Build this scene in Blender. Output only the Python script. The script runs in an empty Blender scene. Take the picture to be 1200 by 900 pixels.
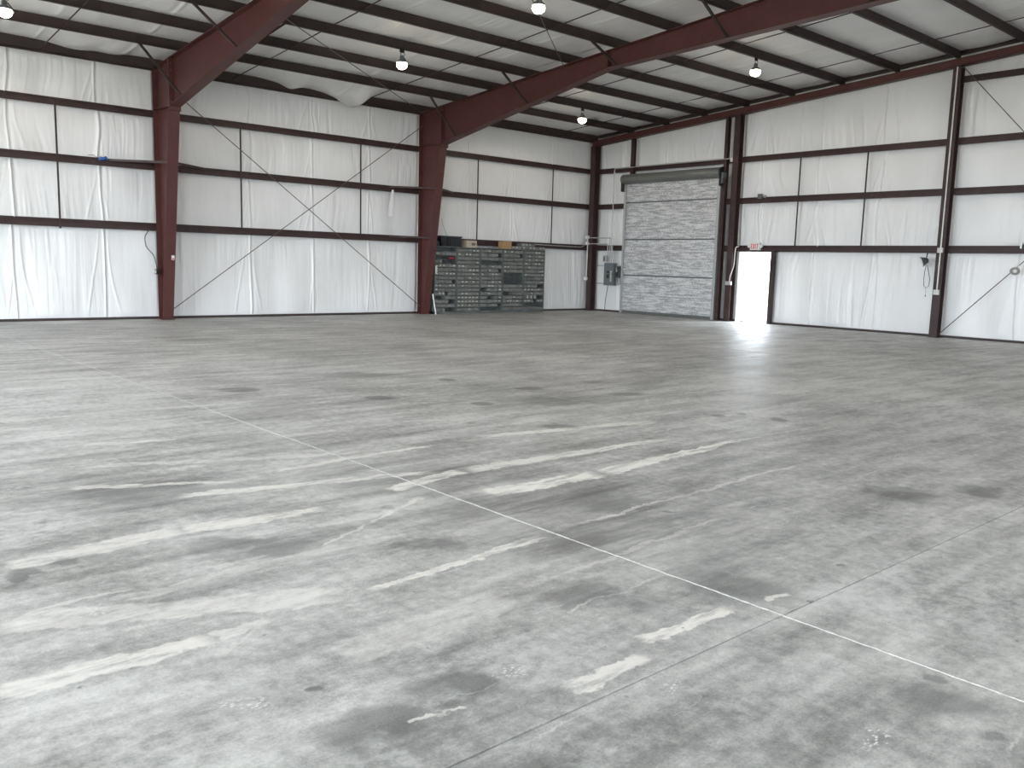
import bpy, math, random
import numpy as np
from mathutils import Vector, Matrix

random.seed(7)
RNG = np.random.default_rng(11)
SC = bpy.context.scene
COL = SC.collection

# ------------------------------------------------------------------ camera
# world: building corner at the origin, left side wall on y=0 (x<0), end wall on x=0 (y<0), metres
CAM = Vector((-22.787, -21.648, 1.55))
F_PX, YAW, PITCH, ROLL = 1007.15, 0.847086, 0.137622, 0.026812
fw = Vector((math.cos(YAW) * math.cos(PITCH), math.sin(YAW) * math.cos(PITCH), -math.sin(PITCH)))
rt = fw.cross(Vector((0, 0, 1))).normalized()
up = rt.cross(fw)
r2 = rt * math.cos(ROLL) + up * math.sin(ROLL)
u2 = -rt * math.sin(ROLL) + up * math.cos(ROLL)
cd = bpy.data.cameras.new('camera')
cam = bpy.data.objects.new('camera', cd)
COL.objects.link(cam)
cam.matrix_world = Matrix(((r2.x, u2.x, -fw.x, CAM.x), (r2.y, u2.y, -fw.y, CAM.y), (r2.z, u2.z, -fw.z, CAM.z), (0, 0, 0, 1)))
cd.sensor_fit = 'HORIZONTAL'
cd.sensor_width = 36.0
cd.lens = F_PX / 1200 * 36
cd.clip_start = 0.05
cd.clip_end = 400
SC.camera = cam

# ------------------------------------------------------------------ sky, exposure
SKY_STRENGTH = 6.0
LAMP_WATT = 15.0
EXPOSURE = 1.88
w = bpy.data.worlds.new('overcast_sky')
SC.world = w
w.use_nodes = True
bg = w.node_tree.nodes['Background']
bg.inputs[0].default_value = (0.83, 0.915, 1.0, 1)
bg.inputs[1].default_value = SKY_STRENGTH
SC.view_settings.view_transform = 'Standard'
SC.view_settings.look = 'None'
SC.view_settings.gamma = 1.0
SC.view_settings.use_curve_mapping = False
SC.view_settings.exposure = EXPOSURE

# building constants
L_END, WID, RIDGE = -30.6, -36.6, -18.3          # rear wall x, opposite wall y, ridge y
SL = 0.0765                                       # roof slope
FRAMES = [-7.47, -15.19, -22.91]
GIRT_Z = [2.225, 3.661, 4.893]
FACE = 0.205                                       # insulation facing behind the girts
PUR = [-1.66 - 1.505 * k for k in range(12)]


def zroof(y):                                     # underside of the purlins
    yy = y if y > RIDGE else 2 * RIDGE - y
    return 5.94 - SL * yy


CEIL = 0.22
# unseen openings behind the photographer, sized to light the walls: (wall, centre, width, height)
OPEN_REAR = [(-9.0, 9.5, 4.9), (-26.0, 9.5, 4.9)]
OPEN_FRONT = [(-7.0, 3.7, 4.7), (-20.5, 3.7, 4.7)]


def portal(name, loc, rot, sx, sy):
    ld = bpy.data.lights.new(name, 'AREA')
    ld.shape = 'RECTANGLE'
    ld.size, ld.size_y = sx, sy
    ld.cycles.is_portal = True
    o = bpy.data.objects.new(name, ld)
    COL.objects.link(o)
    o.location = loc
    o.rotation_euler = rot
    return o


for (c, wd, h) in OPEN_REAR:
    portal('doorway_daylight', (L_END + 0.05, c, h / 2), (0, -math.pi / 2, 0), h, wd)
for (c, wd, h) in OPEN_FRONT:
    portal('doorway_daylight', (c, WID + 0.05, h / 2), (math.pi / 2, 0, 0), wd, h)
portal('doorway_daylight', (0.28, -6.75, 1.07), (0, math.pi / 2, 0), 2.1, 1.1)


# ------------------------------------------------------------------ material helpers
class NT:
    def __init__(s, name):
        s.m = bpy.data.materials.new(name)
        s.m.use_nodes = True
        s.t = s.m.node_tree
        s.b = s.t.nodes['Principled BSDF']
        s.out = s.t.nodes['Material Output']

    def n(s, typ, **kw):
        nd = s.t.nodes.new(typ)
        for k, v in kw.items():
            setattr(nd, k, v)
        return nd

    def l(s, a, b):
        s.t.links.new(a, b)

    def put(s, sock, v):
        if isinstance(v, bpy.types.NodeSocket):
            s.l(v, sock)
        else:
            sock.default_value = v

    def math(s, op, a, b=0.5, c=None, clamp=False):
        nd = s.n('ShaderNodeMath', operation=op, use_clamp=clamp)
        s.put(nd.inputs[0], a)
        s.put(nd.inputs[1], b)
        if c is not None:
            s.put(nd.inputs[2], c)
        return nd.outputs[0]

    def vmath(s, op, a, b):
        nd = s.n('ShaderNodeVectorMath', operation=op)
        s.put(nd.inputs[0], a)
        s.put(nd.inputs[1], b)
        return nd.outputs[1] if op in ('DOT_PRODUCT', 'LENGTH', 'DISTANCE') else nd.outputs[0]

    def noise(s, vec, scale, detail=3.0, rough=0.55, out=0):
        nd = s.n('ShaderNodeTexNoise')
        if vec is not None:
            s.l(vec, nd.inputs['Vector'])
        nd.inputs['Scale'].default_value = scale
        nd.inputs['Detail'].default_value = detail
        nd.inputs['Roughness'].default_value = rough
        return nd.outputs[out]

    def mapr(s, v, a, b, c=0.0, d=1.0, smooth=True):
        nd = s.n('ShaderNodeMapRange', interpolation_type='SMOOTHSTEP' if smooth else 'LINEAR')
        s.put(nd.inputs[0], v)
        for i, q in enumerate((a, b, c, d)):
            s.put(nd.inputs[i + 1], q)
        return nd.outputs[0]

    def mix(s, f, a, b, blend='MIX'):
        nd = s.n('ShaderNodeMix', data_type='RGBA', blend_type=blend)
        s.put(nd.inputs[0], f)
        for i, q in ((6, a), (7, b)):
            if isinstance(q, bpy.types.NodeSocket):
                s.l(q, nd.inputs[i])
            else:
                nd.inputs[i].default_value = (*q, 1) if len(q) == 3 else q
        return nd.outputs[2]

    def scale(s, vec, sc):
        nd = s.n('ShaderNodeMapping')
        s.l(vec, nd.inputs[0])
        nd.inputs['Scale'].default_value = sc
        return nd.outputs[0]

    def bump(s, h, strength, dist, normal=None):
        nd = s.n('ShaderNodeBump')
        nd.inputs['Strength'].default_value = strength
        nd.inputs['Distance'].default_value = dist
        s.l(h, nd.inputs['Height'])
        if normal is not None:
            s.l(normal, nd.inputs['Normal'])
        return nd.outputs[0]

    def pos(s):
        return s.n('ShaderNodeNewGeometry').outputs['Position']


def simple(name, col, rough=0.5, metal=0.0, var=0.12, scale=6.0, spec=0.5, bump=0.0, dirt=None):
    N = NT(name)
    P = N.pos()
    f = N.noise(P, scale, 4, 0.6)
    f2 = N.mapr(f, 0.3, 0.7, 1 - var, 1 + var, False)
    c = N.n('ShaderNodeVectorMath', operation='SCALE')
    c.inputs[0].default_value = col
    N.l(f2, c.inputs[3])
    src = c.outputs[0]
    if dirt:
        d = N.mapr(N.noise(P, scale * 0.7, 6, 0.7), 0.52, 0.72, 0, dirt[1])
        src = N.mix(d, src, dirt[0])
    N.l(src, N.b.inputs['Base Color'])
    N.b.inputs['Roughness'].default_value = rough
    N.b.inputs['Metallic'].default_value = metal
    N.b.inputs['Specular IOR Level'].default_value = spec
    if bump:
        N.l(N.bump(N.noise(P, scale * 8, 3), bump, 0.004), N.b.inputs['Normal'])
    return N.m


def emitter(name, col, strength):
    N = NT(name)
    N.b.inputs['Base Color'].default_value = (*col, 1)
    N.b.inputs['Emission Color'].default_value = (*col, 1)
    N.b.inputs['Emission Strength'].default_value = strength
    return N.m


M = {}
M['frame'] = simple('red_oxide_steel', (0.088, 0.030, 0.027), 0.5, var=0.1, scale=3, spec=0.35, dirt=((0.11, 0.06, 0.055), 0.3))
M['purlin'] = simple('dark_primed_steel', (0.046, 0.032, 0.030), 0.55, var=0.15, scale=2, spec=0.3, dirt=((0.08, 0.06, 0.055), 0.3))
M['girt'] = simple('brown_primed_steel', (0.046, 0.026, 0.025), 0.5, var=0.2, scale=3, spec=0.35, dirt=((0.10, 0.07, 0.065), 0.35))
M['rod'] = simple('dull_steel_rod', (0.12, 0.10, 0.095), 0.5, 0.3)
M['galv'] = simple('galvanised_steel', (0.52, 0.53, 0.53), 0.45, 0.6, scale=20)
M['conduit'] = simple('conduit_grey', (0.50, 0.50, 0.49), 0.4, 0.4)
M['box_white'] = simple('pale_box_paint', (0.68, 0.67, 0.64), 0.5)
M['hood'] = simple('grey_hood_paint', (0.16, 0.165, 0.155), 0.32, 0.2, var=0.05)
M['panel_grey'] = simple('panel_grey_paint', (0.13, 0.15, 0.155), 0.45, 0.1, var=0.06)
M['dark'] = simple('dark_plastic', (0.012, 0.013, 0.015), 0.45)
M['black_tote'] = simple('black_tote_plastic', (0.010, 0.012, 0.015), 0.5)
M['card'] = simple('cardboard', (0.36, 0.23, 0.11), 0.8, var=0.08, scale=15)
M['card_pale'] = simple('pale_cardboard', (0.42, 0.36, 0.27), 0.8, var=0.08, scale=15)
M['cab'] = simple('cabinet_grey_paint', (0.105, 0.118, 0.115), 0.5, 0.1, var=0.18, scale=4, dirt=((0.16, 0.14, 0.12), 0.4))
M['drawer'] = simple('drawer_grey_paint', (0.165, 0.172, 0.158), 0.45, 0.1, var=0.3, scale=5, dirt=((0.20, 0.19, 0.17), 0.4))
M['label'] = simple('paper_label', (0.48, 0.47, 0.42), 0.7, var=0.3, scale=9)
M['red'] = simple('red_plastic', (0.45, 0.03, 0.06), 0.5)
M['exit_red'] = simple('exit_red', (0.75, 0.04, 0.05), 0.4, var=0.02)
M['blue'] = simple('blue_cloth', (0.05, 0.13, 0.42), 0.8)
M['white_paint'] = simple('white_paint', (0.72, 0.72, 0.70), 0.5, var=0.04)
M['siding'] = simple('metal_siding', (0.55, 0.55, 0.53), 0.5, 0.2)
M['gravel'] = simple('pale_gravel', (0.29, 0.25, 0.195), 0.9, var=0.25, scale=2)
M['lens'] = emitter('lamp_lens_glow', (1.0, 0.86, 0.66), 9)
M['chrome'] = simple('bright_reflector', (0.75, 0.75, 0.74), 0.18, 0.9, var=0.05)
M['green_dark'] = simple('dark_green_grey_paint', (0.06, 0.07, 0.062), 0.5)
M['filler'] = simple('white_joint_filler', (0.66, 0.65, 0.62), 0.8, var=0.25, scale=30)
M['filler_old'] = simple('worn_joint_filler', (0.42, 0.41, 0.39), 0.85, var=0.3, scale=30)
M['rubber'] = simple('black_rubber', (0.015, 0.015, 0.015), 0.7)


def mat_vinyl():
    N = NT('white_vinyl_facing')
    P = N.pos()
    h1 = N.noise(N.scale(P, (9, 9, 0.7)), 1.0, 5, 0.6)
    h2 = N.noise(N.scale(P, (40, 40, 3)), 1.0, 3, 0.6)
    tone = N.mapr(N.noise(P, 0.5, 4), 0.3, 0.7, 0, 1)
    c = N.mix(tone, (0.80, 0.80, 0.79), (0.86, 0.86, 0.86))
    dust = N.mapr(N.noise(N.scale(P, (3, 3, 0.6)), 1.0, 6, 0.7), 0.56, 0.8, 0, 0.25)
    N.l(N.mix(dust, c, (0.66, 0.65, 0.63)), N.b.inputs['Base Color'])
    N.b.inputs['Roughness'].default_value = 0.42
    N.b.inputs['Specular IOR Level'].default_value = 0.45
    nb = N.bump(h1, 0.35, 0.02)
    nb = N.bump(h2, 0.2, 0.004, nb)
    N.l(nb, N.b.inputs['Normal'])
    return N.m


def mat_ceiling():
    N = NT('white_roof_facing')
    P = N.pos()
    h1 = N.noise(N.scale(P, (5, 1.2, 1)), 1.0, 5, 0.6)
    tone = N.mapr(N.noise(P, 0.7, 4), 0.3, 0.7, 0, 1)
    c = N.mix(tone, (0.80, 0.79, 0.77), (0.88, 0.87, 0.85))
    N.l(c, N.b.inputs['Base Color'])
    N.b.inputs['Roughness'].default_value = 0.42
    N.l(N.bump(h1, 0.45, 0.02), N.b.inputs['Normal'])
    return N.m


def mat_foil():
    N = NT('silver_foil_insulation')
    P = N.pos()
    v = N.n('ShaderNodeTexVoronoi')
    v.inputs['Scale'].default_value = 1.0
    N.l(N.scale(P, (24, 24, 46)), v.inputs['Vector'])
    h = N.noise(N.scale(P, (16, 16, 44)), 1.0, 5, 0.7)
    hb = N.noise(N.scale(P, (2.2, 2.2, 20)), 1.0, 4, 0.65)
    hc = N.noise(N.scale(P, (18, 18, 42)), 1.0, 3, 0.7)
    f = N.math('ADD', N.math('MULTIPLY', hb, 0.55), N.math('MULTIPLY', hc, 0.45))
    c = N.mix(N.mapr(f, 0.43, 0.57), (0.50, 0.51, 0.52), (0.98, 0.985, 0.99))  # glints of the crinkled foil painted into the base colour as bright specks
    N.l(c, N.b.inputs['Base Color'])
    N.b.inputs['Metallic'].default_value = 0.45
    N.b.inputs['Roughness'].default_value = 0.36
    nb = N.bump(h, 1.0, 0.03)
    nb = N.bump(v.outputs['Distance'], 0.6, 0.015, nb)
    N.l(nb, N.b.inputs['Normal'])
    return N.m


M['vinyl'] = mat_vinyl()
M['roof'] = mat_ceiling()
M['foil'] = mat_foil()

# floor marks measured on the slab: (x1, y1, x2, y2, width1, width2, strength)
STREAKS = [
    (-21.97, -16.94, -21.03, -16.85, 0.180, 0.179, 0.6), (-21.03, -16.85, -20.19, -16.97, 0.195, 0.089, 0.8),
    (-21.29, -15.52, -20.34, -16.00, 0.093, 0.049, 0.6), (-20.81, -16.15, -19.05, -16.57, 0.107, 0.098, 0.75),
    (-20.02, -15.88, -18.47, -15.78, 0.092, 0.054, 0.65), (-22.23, -18.32, -21.47, -18.34, 0.150, 0.111, 0.7),
    (-21.47, -18.34, -21.22, -18.29, 0.086, 0.060, 0.5), (-22.11, -17.68, -20.79, -18.25, 0.208, 0.212, 0.5),
    (-20.70, -18.28, -19.43, -18.19, 0.044, 0.086, 0.8), (-20.88, -14.18, -20.14, -14.35, 0.105, 0.074, 0.5),
    (-20.58, -17.56, -19.46, -17.07, 0.027, 0.033, 0.6), (-21.15, -17.56, -20.87, -17.52, 0.033, 0.023, 0.5),
    (-19.14, -17.24, -18.07, -17.32, 0.180, 0.220, 0.95), (-18.07, -17.32, -16.00, -17.17, 0.190, 0.063, 0.95),
    (-19.62, -16.82, -18.87, -16.66, 0.126, 0.139, 0.85), (-18.87, -16.66, -16.45, -16.77, 0.176, 0.081, 0.75),
    (-17.95, -15.73, -15.84, -16.13, 0.103, 0.156, 0.7), (-20.64, -19.55, -20.16, -19.56, 0.105, 0.073, 0.75),
    (-20.08, -19.47, -19.46, -19.49, 0.079, 0.082, 0.85), (-19.28, -19.50, -19.10, -19.53, 0.038, 0.031, 0.7),
    (-19.21, -18.13, -16.34, -18.07, 0.036, 0.033, 0.45), (-20.15, -18.70, -18.24, -18.57, 0.039, 0.041, 0.35),
    (-20.13, -19.05, -19.41, -19.03, 0.020, 0.023, 0.35), (-21.55, -18.53, -21.20, -18.26, 0.031, 0.017, 0.3),
    (-21.20, -19.40, -21.00, -19.46, 0.021, 0.016, 0.6), (-21.64, -17.70, -20.46, -17.64, 0.080, 0.121, 0.3),
    (-18.01, -19.48, -16.50, -19.47, 0.074, 0.071, 0.2), (-21.14, -18.82, -20.20, -18.76, 0.189, 0.225, 0.3),
    (-22.03, -17.61, -21.57, -17.59, 0.030, 0.032, 0.4), (-21.10, -14.97, -19.10, -15.71, 0.112, 0.095, 0.4),
]
# dark stains: (x, y, half-length, half-width, angle in degrees)
STAINS = [
    (-21.25, -19.38, 0.27, 0.19, -39), (-20.94, -19.32, 0.23, 0.16, -38),
    (-16.72, -19.04, 0.32, 0.27, -36), (-19.61, -20.54, 0.25, 0.21, -38),
    (-19.18, -19.26, 0.29, 0.31, -37), (-20.92, -15.89, 0.66, 0.34, -36), (-15.98, -14.55, 0.76, 0.44, -32),
    (-14.72, -16.80, 0.11, 0.14, -33), (-15.07, -16.27, 0.09, 0.11, -33), (-18.59, -17.96, 0.46, 0.32, -36),
    (-20.83, -17.37, 0.34, 0.22, -37), (-21.93, -17.14, 0.10, 0.10, -37), (-16.11, -19.33, 0.20, 0.20, -36),
    (-16.56, -11.60, 0.69, 0.36, -30), (-19.88, -19.01, 0.33, 0.21, -37), (-20.13, -17.89, 0.28, 0.17, -37),
]


# crisp small dark spots, and paler floor areas: (x, y, half-length, half-width, angle, strength)
SPOTS = [
    (-18.55, -11.98, 0.31, 0.24, -31, 0.6), (-17.46, -13.34, 0.23, 0.19, -32, 0.6), (-16.71, -14.31, 0.17, 0.15, -32, 0.6),
    (-15.86, -12.50, 0.15, 0.17, -30, 0.5), (-14.72, -16.80, 0.11, 0.14, -33, 0.7), (-15.07, -16.27, 0.10, 0.11, -33, 0.7),
    (-16.71, -19.05, 0.31, 0.17, -36, 0.5), (-16.19, -19.36, 0.16, 0.20, -36, 0.4), (-14.75, -16.35, 0.07, 0.09, -33, 0.5),
    (-21.36, -18.97, 0.03, 0.03, -38, 0.4), (-18.45, -18.31, 0.07, 0.05, -36, 0.4), (-21.93, -17.14, 0.08, 0.09, -37, 0.5),
    (-16.97, -15.78, 0.25, 0.16, -33, 0.4), (-14.73, -14.69, 0.39, 0.22, -31, 0.35), (-15.45, -13.67, 0.28, 0.23, -31, 0.35),
    (-14.24, -13.73, 0.36, 0.22, -30, 0.3), (-3.19, -12.11, 0.36, 0.42, -25, 0.4), (-18.49, -19.47, 0.03, 0.04, -37, 0.4),
    (-19.42, -20.40, 0.07, 0.06, -38, 0.35), (-19.73, -20.73, 0.06, 0.04, -39, 0.35), (-19.12, -19.66, 0.03, 0.03, -38, 0.5),
]
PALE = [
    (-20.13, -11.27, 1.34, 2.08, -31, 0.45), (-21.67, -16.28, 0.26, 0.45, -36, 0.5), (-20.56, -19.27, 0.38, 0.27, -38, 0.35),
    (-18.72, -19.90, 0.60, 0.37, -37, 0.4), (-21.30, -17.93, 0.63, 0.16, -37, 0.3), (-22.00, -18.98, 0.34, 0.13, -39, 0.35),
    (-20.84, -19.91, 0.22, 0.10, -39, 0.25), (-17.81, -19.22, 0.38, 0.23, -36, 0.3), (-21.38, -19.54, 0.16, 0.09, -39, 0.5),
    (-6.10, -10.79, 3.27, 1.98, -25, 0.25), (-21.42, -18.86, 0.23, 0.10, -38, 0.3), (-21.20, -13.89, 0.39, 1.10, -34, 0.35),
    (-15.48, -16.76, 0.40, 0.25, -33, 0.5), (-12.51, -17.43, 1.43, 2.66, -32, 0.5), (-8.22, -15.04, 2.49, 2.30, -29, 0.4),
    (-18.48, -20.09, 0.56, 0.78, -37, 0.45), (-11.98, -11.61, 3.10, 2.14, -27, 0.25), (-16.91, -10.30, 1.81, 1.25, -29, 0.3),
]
GRIME = [
    (-18.87, -17.99, 1.19, 1.22, -36, 0.42), (-19.30, -16.61, 0.92, 0.76, -35, 0.35), (-20.92, -15.89, 0.82, 0.57, -36, 0.35),
    (-18.94, -19.13, 0.35, 0.42, -37, 0.3), (-15.98, -14.55, 1.01, 0.77, -32, 0.3), (-20.72, -17.45, 0.50, 0.29, -37, 0.3),
    (-21.20, -19.74, 0.40, 0.14, -39, 0.2),
]


def streak_group():
    g = bpy.data.node_groups.new('scrape_mark', 'ShaderNodeTree')
    for nm, tp in (('P', 'NodeSocketVector'), ('A', 'NodeSocketVector'), ('D', 'NodeSocketVector'), ('N', 'NodeSocketVector'),
                   ('L', 'NodeSocketFloat'), ('W1', 'NodeSocketFloat'), ('W2', 'NodeSocketFloat'), ('S', 'NodeSocketFloat')):
        g.interface.new_socket(nm, in_out='INPUT', socket_type=tp)
    g.interface.new_socket('Mask', in_out='OUTPUT', socket_type='NodeSocketFloat')
    N = NT.__new__(NT)
    N.t = g
    gi, go = g.nodes.new('NodeGroupInput'), g.nodes.new('NodeGroupOutput')
    i = gi.outputs
    q = N.vmath('SUBTRACT', i['P'], i['A'])
    t = N.vmath('DOT_PRODUCT', q, i['D'])
    s = N.math('ABSOLUTE', N.vmath('DOT_PRODUCT', q, i['N']))
    tn = N.math('DIVIDE', t, i['L'], clamp=True)
    wd = N.mapr(tn, 0, 1, i['W1'], i['W2'], False)
    lat = N.mapr(s, N.math('MULTIPLY', wd, 0.42), N.math('MULTIPLY', wd, 0.58), 1, 0)
    rel = N.math('DIVIDE', t, i['L'])
    e1 = N.mapr(rel, -0.02, 0.07, 0, 1)
    e2 = N.mapr(rel, 0.90, 1.02, 1, 0)
    m = N.math('MULTIPLY', N.math('MULTIPLY', lat, e1), N.math('MULTIPLY', e2, i['S']))
    N.l(m, go.inputs[0])
    return g


def stain_group():
    g = bpy.data.node_groups.new('stain_mark', 'ShaderNodeTree')
    for nm in ('P', 'C', 'U', 'V'):
        g.interface.new_socket(nm, in_out='INPUT', socket_type='NodeSocketVector')
    g.interface.new_socket('Mask', in_out='OUTPUT', socket_type='NodeSocketFloat')
    N = NT.__new__(NT)
    N.t = g
    gi, go = g.nodes.new('NodeGroupInput'), g.nodes.new('NodeGroupOutput')
    i = gi.outputs
    q = N.vmath('SUBTRACT', i['P'], i['C'])
    a = N.vmath('DOT_PRODUCT', q, i['U'])
    b = N.vmath('DOT_PRODUCT', q, i['V'])
    r = N.math('SQRT', N.math('ADD', N.math('MULTIPLY', a, a), N.math('MULTIPLY', b, b)))
    N.l(N.mapr(r, 0.35, 1.15, 1, 0), go.inputs[0])
    return g


GS, GD = streak_group(), stain_group()
TREADS = ((-20.30, -19.80, 0.085, 0.04, 20), (-20.72, -19.32, 0.10, 0.05, -10), (-20.05, -20.45, 0.12, 0.05, 10), (-21.75, -17.75, 0.06, 0.1, 20), (-21.6, -18.95, 0.1, 0.06, -30), (-19.2, -20.75, 0.1, 0.05, 15))
CONC = {}


def concrete_for(x0, x1, y0, y1):
    """the concrete of one slab: the same floor everywhere, carrying only the marks that reach this slab"""
    def near(x, y, rad):
        return x0 - rad < x < x1 + rad and y0 - rad < y < y1 + rad

    def ell(lst, m):
        return tuple(e for e in lst if near(e[0], e[1], 1.2 * max(e[2], e[3]) + m))
    st = tuple(q for q in STREAKS if max(min(q[0], q[2]), x0 - 0.35) <= min(max(q[0], q[2]), x1 + 0.35) and max(min(q[1], q[3]), y0 - 0.35) <= min(max(q[1], q[3]), y1 + 0.35))
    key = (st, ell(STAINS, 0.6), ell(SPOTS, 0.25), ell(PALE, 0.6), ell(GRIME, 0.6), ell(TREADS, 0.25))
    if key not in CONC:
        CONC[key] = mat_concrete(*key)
    return CONC[key]


def mat_concrete(STREAKS, STAINS, SPOTS, PALE, GRIME, TREADS):
    N = NT('worn_concrete')
    P = N.pos()
    # large tonal patches, long sweep marks along x, fine grain
    big = N.noise(P, 0.42, 5, 0.62)
    mid = N.noise(N.scale(P, (0.8, 1.5, 1)), 1.6, 9, 0.7)
    sweep = N.noise(N.scale(P, (0.55, 4.5, 1)), 1.0, 6, 0.62)
    fine = N.noise(P, 14, 6, 0.75)
    grit = N.noise(P, 95, 2, 0.6)
    info = N.n('ShaderNodeObjectInfo')
    v = N.math('MULTIPLY_ADD', big, 0.95, -0.475)
    v = N.math('ADD', v, N.math('MULTIPLY_ADD', mid, 1.35, -0.675))
    v = N.math('ADD', v, N.math('MULTIPLY_ADD', sweep, 0.95, -0.475))
    v = N.math('ADD', v, N.math('MULTIPLY_ADD', fine, 1.1, -0.55))
    v = N.math('ADD', v, N.math('MULTIPLY_ADD', grit, 0.42, -0.21))
    v = N.math('ADD', v, N.math('MULTIPLY_ADD', info.outputs['Random'], 0.08, -0.04))
    v = N.math('ADD', v, 0.55)
    ramp = N.n('ShaderNodeValToRGB')
    N.l(v, ramp.inputs[0])
    els = ramp.color_ramp.elements
    els[0].position, els[0].color = 0.05, (0.175, 0.172, 0.164, 1)
    els[1].position, els[1].color = 1.0, (0.75, 0.735, 0.70, 1)
    for ps, cl in ((0.34, (0.32, 0.316, 0.302)), (0.54, (0.455, 0.448, 0.428)), (0.76, (0.61, 0.60, 0.572))):
        e = els.new(ps)
        e.color = (*cl, 1)
    c = ramp.outputs[0]
    # warped coordinates for hand-shaped edges
    wv = N.vmath('SUBTRACT', N.noise(P, 2.2, 4, 0.65, out=1), (0.5, 0.5, 0.5))
    wv2 = N.vmath('SUBTRACT', N.noise(P, 14, 4, 0.65, out=1), (0.5, 0.5, 0.5))
    sc1 = N.n('ShaderNodeVectorMath', operation='SCALE')
    N.l(wv, sc1.inputs[0])
    sc1.inputs[3].default_value = 0.20
    sc2 = N.n('ShaderNodeVectorMath', operation='SCALE')
    N.l(wv2, sc2.inputs[0])
    sc2.inputs[3].default_value = 0.075
    PW = N.vmath('ADD', N.vmath('ADD', P, sc1.outputs[0]), sc2.outputs[0])
    sc3 = N.n('ShaderNodeVectorMath', operation='SCALE')
    N.l(wv, sc3.inputs[0])
    sc3.inputs[3].default_value = 0.75
    PS = N.vmath('ADD', N.vmath('ADD', P, sc3.outputs[0]), sc2.outputs[0])
    # dark stains
    gd = GD
    zero = N.n('ShaderNodeValue')
    zero.outputs[0].default_value = 0.0
    zero = zero.outputs[0]
    dm = None
    for (x, y, a, b, ang) in STAINS:
        nd = N.n('ShaderNodeGroup')
        nd.node_tree = gd
        ca, sa = math.cos(math.radians(ang)), math.sin(math.radians(ang))
        N.l(PS, nd.inputs['P'])
        nd.inputs['C'].default_value = (x, y, 0)
        nd.inputs['U'].default_value = (ca / a, sa / a, 0)
        nd.inputs['V'].default_value = (-sa / b, ca / b, 0)
        dm = nd.outputs[0] if dm is None else N.math('MAXIMUM', dm, nd.outputs[0])
    dm = N.math('MULTIPLY', dm, 0.6) if dm is not None else zero

    def ellipses(lst, vec):
        m = None
        for (x, y, a, b, ang, st) in lst:
            nd = N.n('ShaderNodeGroup')
            nd.node_tree = gd
            ca, sa = math.cos(math.radians(ang)), math.sin(math.radians(ang))
            N.l(vec, nd.inputs['P'])
            nd.inputs['C'].default_value = (x, y, 0)
            nd.inputs['U'].default_value = (ca / a, sa / a, 0)
            nd.inputs['V'].default_value = (-sa / b, ca / b, 0)
            q = N.math('MULTIPLY', nd.outputs[0], st)
            m = q if m is None else N.math('MAXIMUM', m, q)
        return zero if m is None else m

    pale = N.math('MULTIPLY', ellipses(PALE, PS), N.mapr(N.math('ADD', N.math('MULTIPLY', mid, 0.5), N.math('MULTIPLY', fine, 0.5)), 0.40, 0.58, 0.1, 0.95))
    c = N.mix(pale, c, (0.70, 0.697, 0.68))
    sp = ellipses(SPOTS, PW)
    grime = N.math('MULTIPLY', ellipses(GRIME, PS), N.mapr(sweep, 0.36, 0.6, 1.5, 0.55))
    dm = N.math('MAXIMUM', dm, grime)
    dm = N.math('MAXIMUM', dm, N.mapr(sp, 0.08, 0.45, 0, 0.7))
    dm = N.math('MULTIPLY', dm, N.mapr(fine, 0.35, 0.6, 0.7, 1.15))
    # scattered small spots and damp blotches
    spots = N.mapr(N.noise(P, 1.9, 3, 0.6), 0.66, 0.74, 0, 0.45)
    dm = N.math('MAXIMUM', dm, spots)
    c = N.mix(N.math('MULTIPLY', dm, 1.25, clamp=True), c, (0.42, 0.425, 0.43), 'MULTIPLY')
    # chalky dust
    dust = N.math('MULTIPLY', N.mapr(N.noise(N.scale(P, (1, 2.2, 1)), 2.4, 7, 0.7), 0.54, 0.70, 0, 0.42), N.mapr(big, 0.42, 0.6, 0.2, 1))
    c = N.mix(dust, c, (0.76, 0.755, 0.74))
    # thin random sweep scratches
    scr = N.mapr(N.noise(N.scale(PW, (0.35, 13, 1)), 1.0, 4, 0.6), 0.60, 0.68, 0, 0.5)
    scr = N.math('MULTIPLY', scr, N.mapr(N.noise(P, 0.9, 3), 0.46, 0.6, 0, 1))
    hair = N.mapr(N.noise(N.scale(PW, (1.2, 42, 1)), 1.0, 3, 0.6), 0.64, 0.70, 0, 0.4)
    hair = N.math('MULTIPLY', hair, N.mapr(N.noise(P, 1.7, 3), 0.5, 0.62, 0, 1))
    scr = N.math('MAXIMUM', scr, hair)
    c = N.mix(scr, c, (0.80, 0.79, 0.77))
    # scraped-off adhesive
    gs = GS
    sm = None
    for (x1, y1, x2, y2, w1, w2, st) in STREAKS:
        d = Vector((x2 - x1, y2 - y1, 0))
        ln = d.length
        d.normalize()
        nd = N.n('ShaderNodeGroup')
        nd.node_tree = gs
        N.l(PW, nd.inputs['P'])
        nd.inputs['A'].default_value = (x1, y1, 0)
        nd.inputs['D'].default_value = d
        nd.inputs['N'].default_value = (-d.y, d.x, 0)
        nd.inputs['L'].default_value = ln
        nd.inputs['W1'].default_value = w1
        nd.inputs['W2'].default_value = w2
        nd.inputs['S'].default_value = st
        sm = nd.outputs[0] if sm is None else N.math('MAXIMUM', sm, nd.outputs[0])
    sm = zero if sm is None else sm
    brk = N.mapr(N.noise(N.scale(P, (3, 14, 1)), 1.0, 6, 0.75), 0.36, 0.56, 0.25, 1)
    sm = N.math('MULTIPLY', N.math('MULTIPLY', sm, brk), 1.05, clamp=True)
    c = N.mix(sm, c, (0.90, 0.86, 0.80))
    pits = N.n('ShaderNodeTexVoronoi')
    pits.inputs['Scale'].default_value = 5.5
    N.l(PW, pits.inputs['Vector'])
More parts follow.
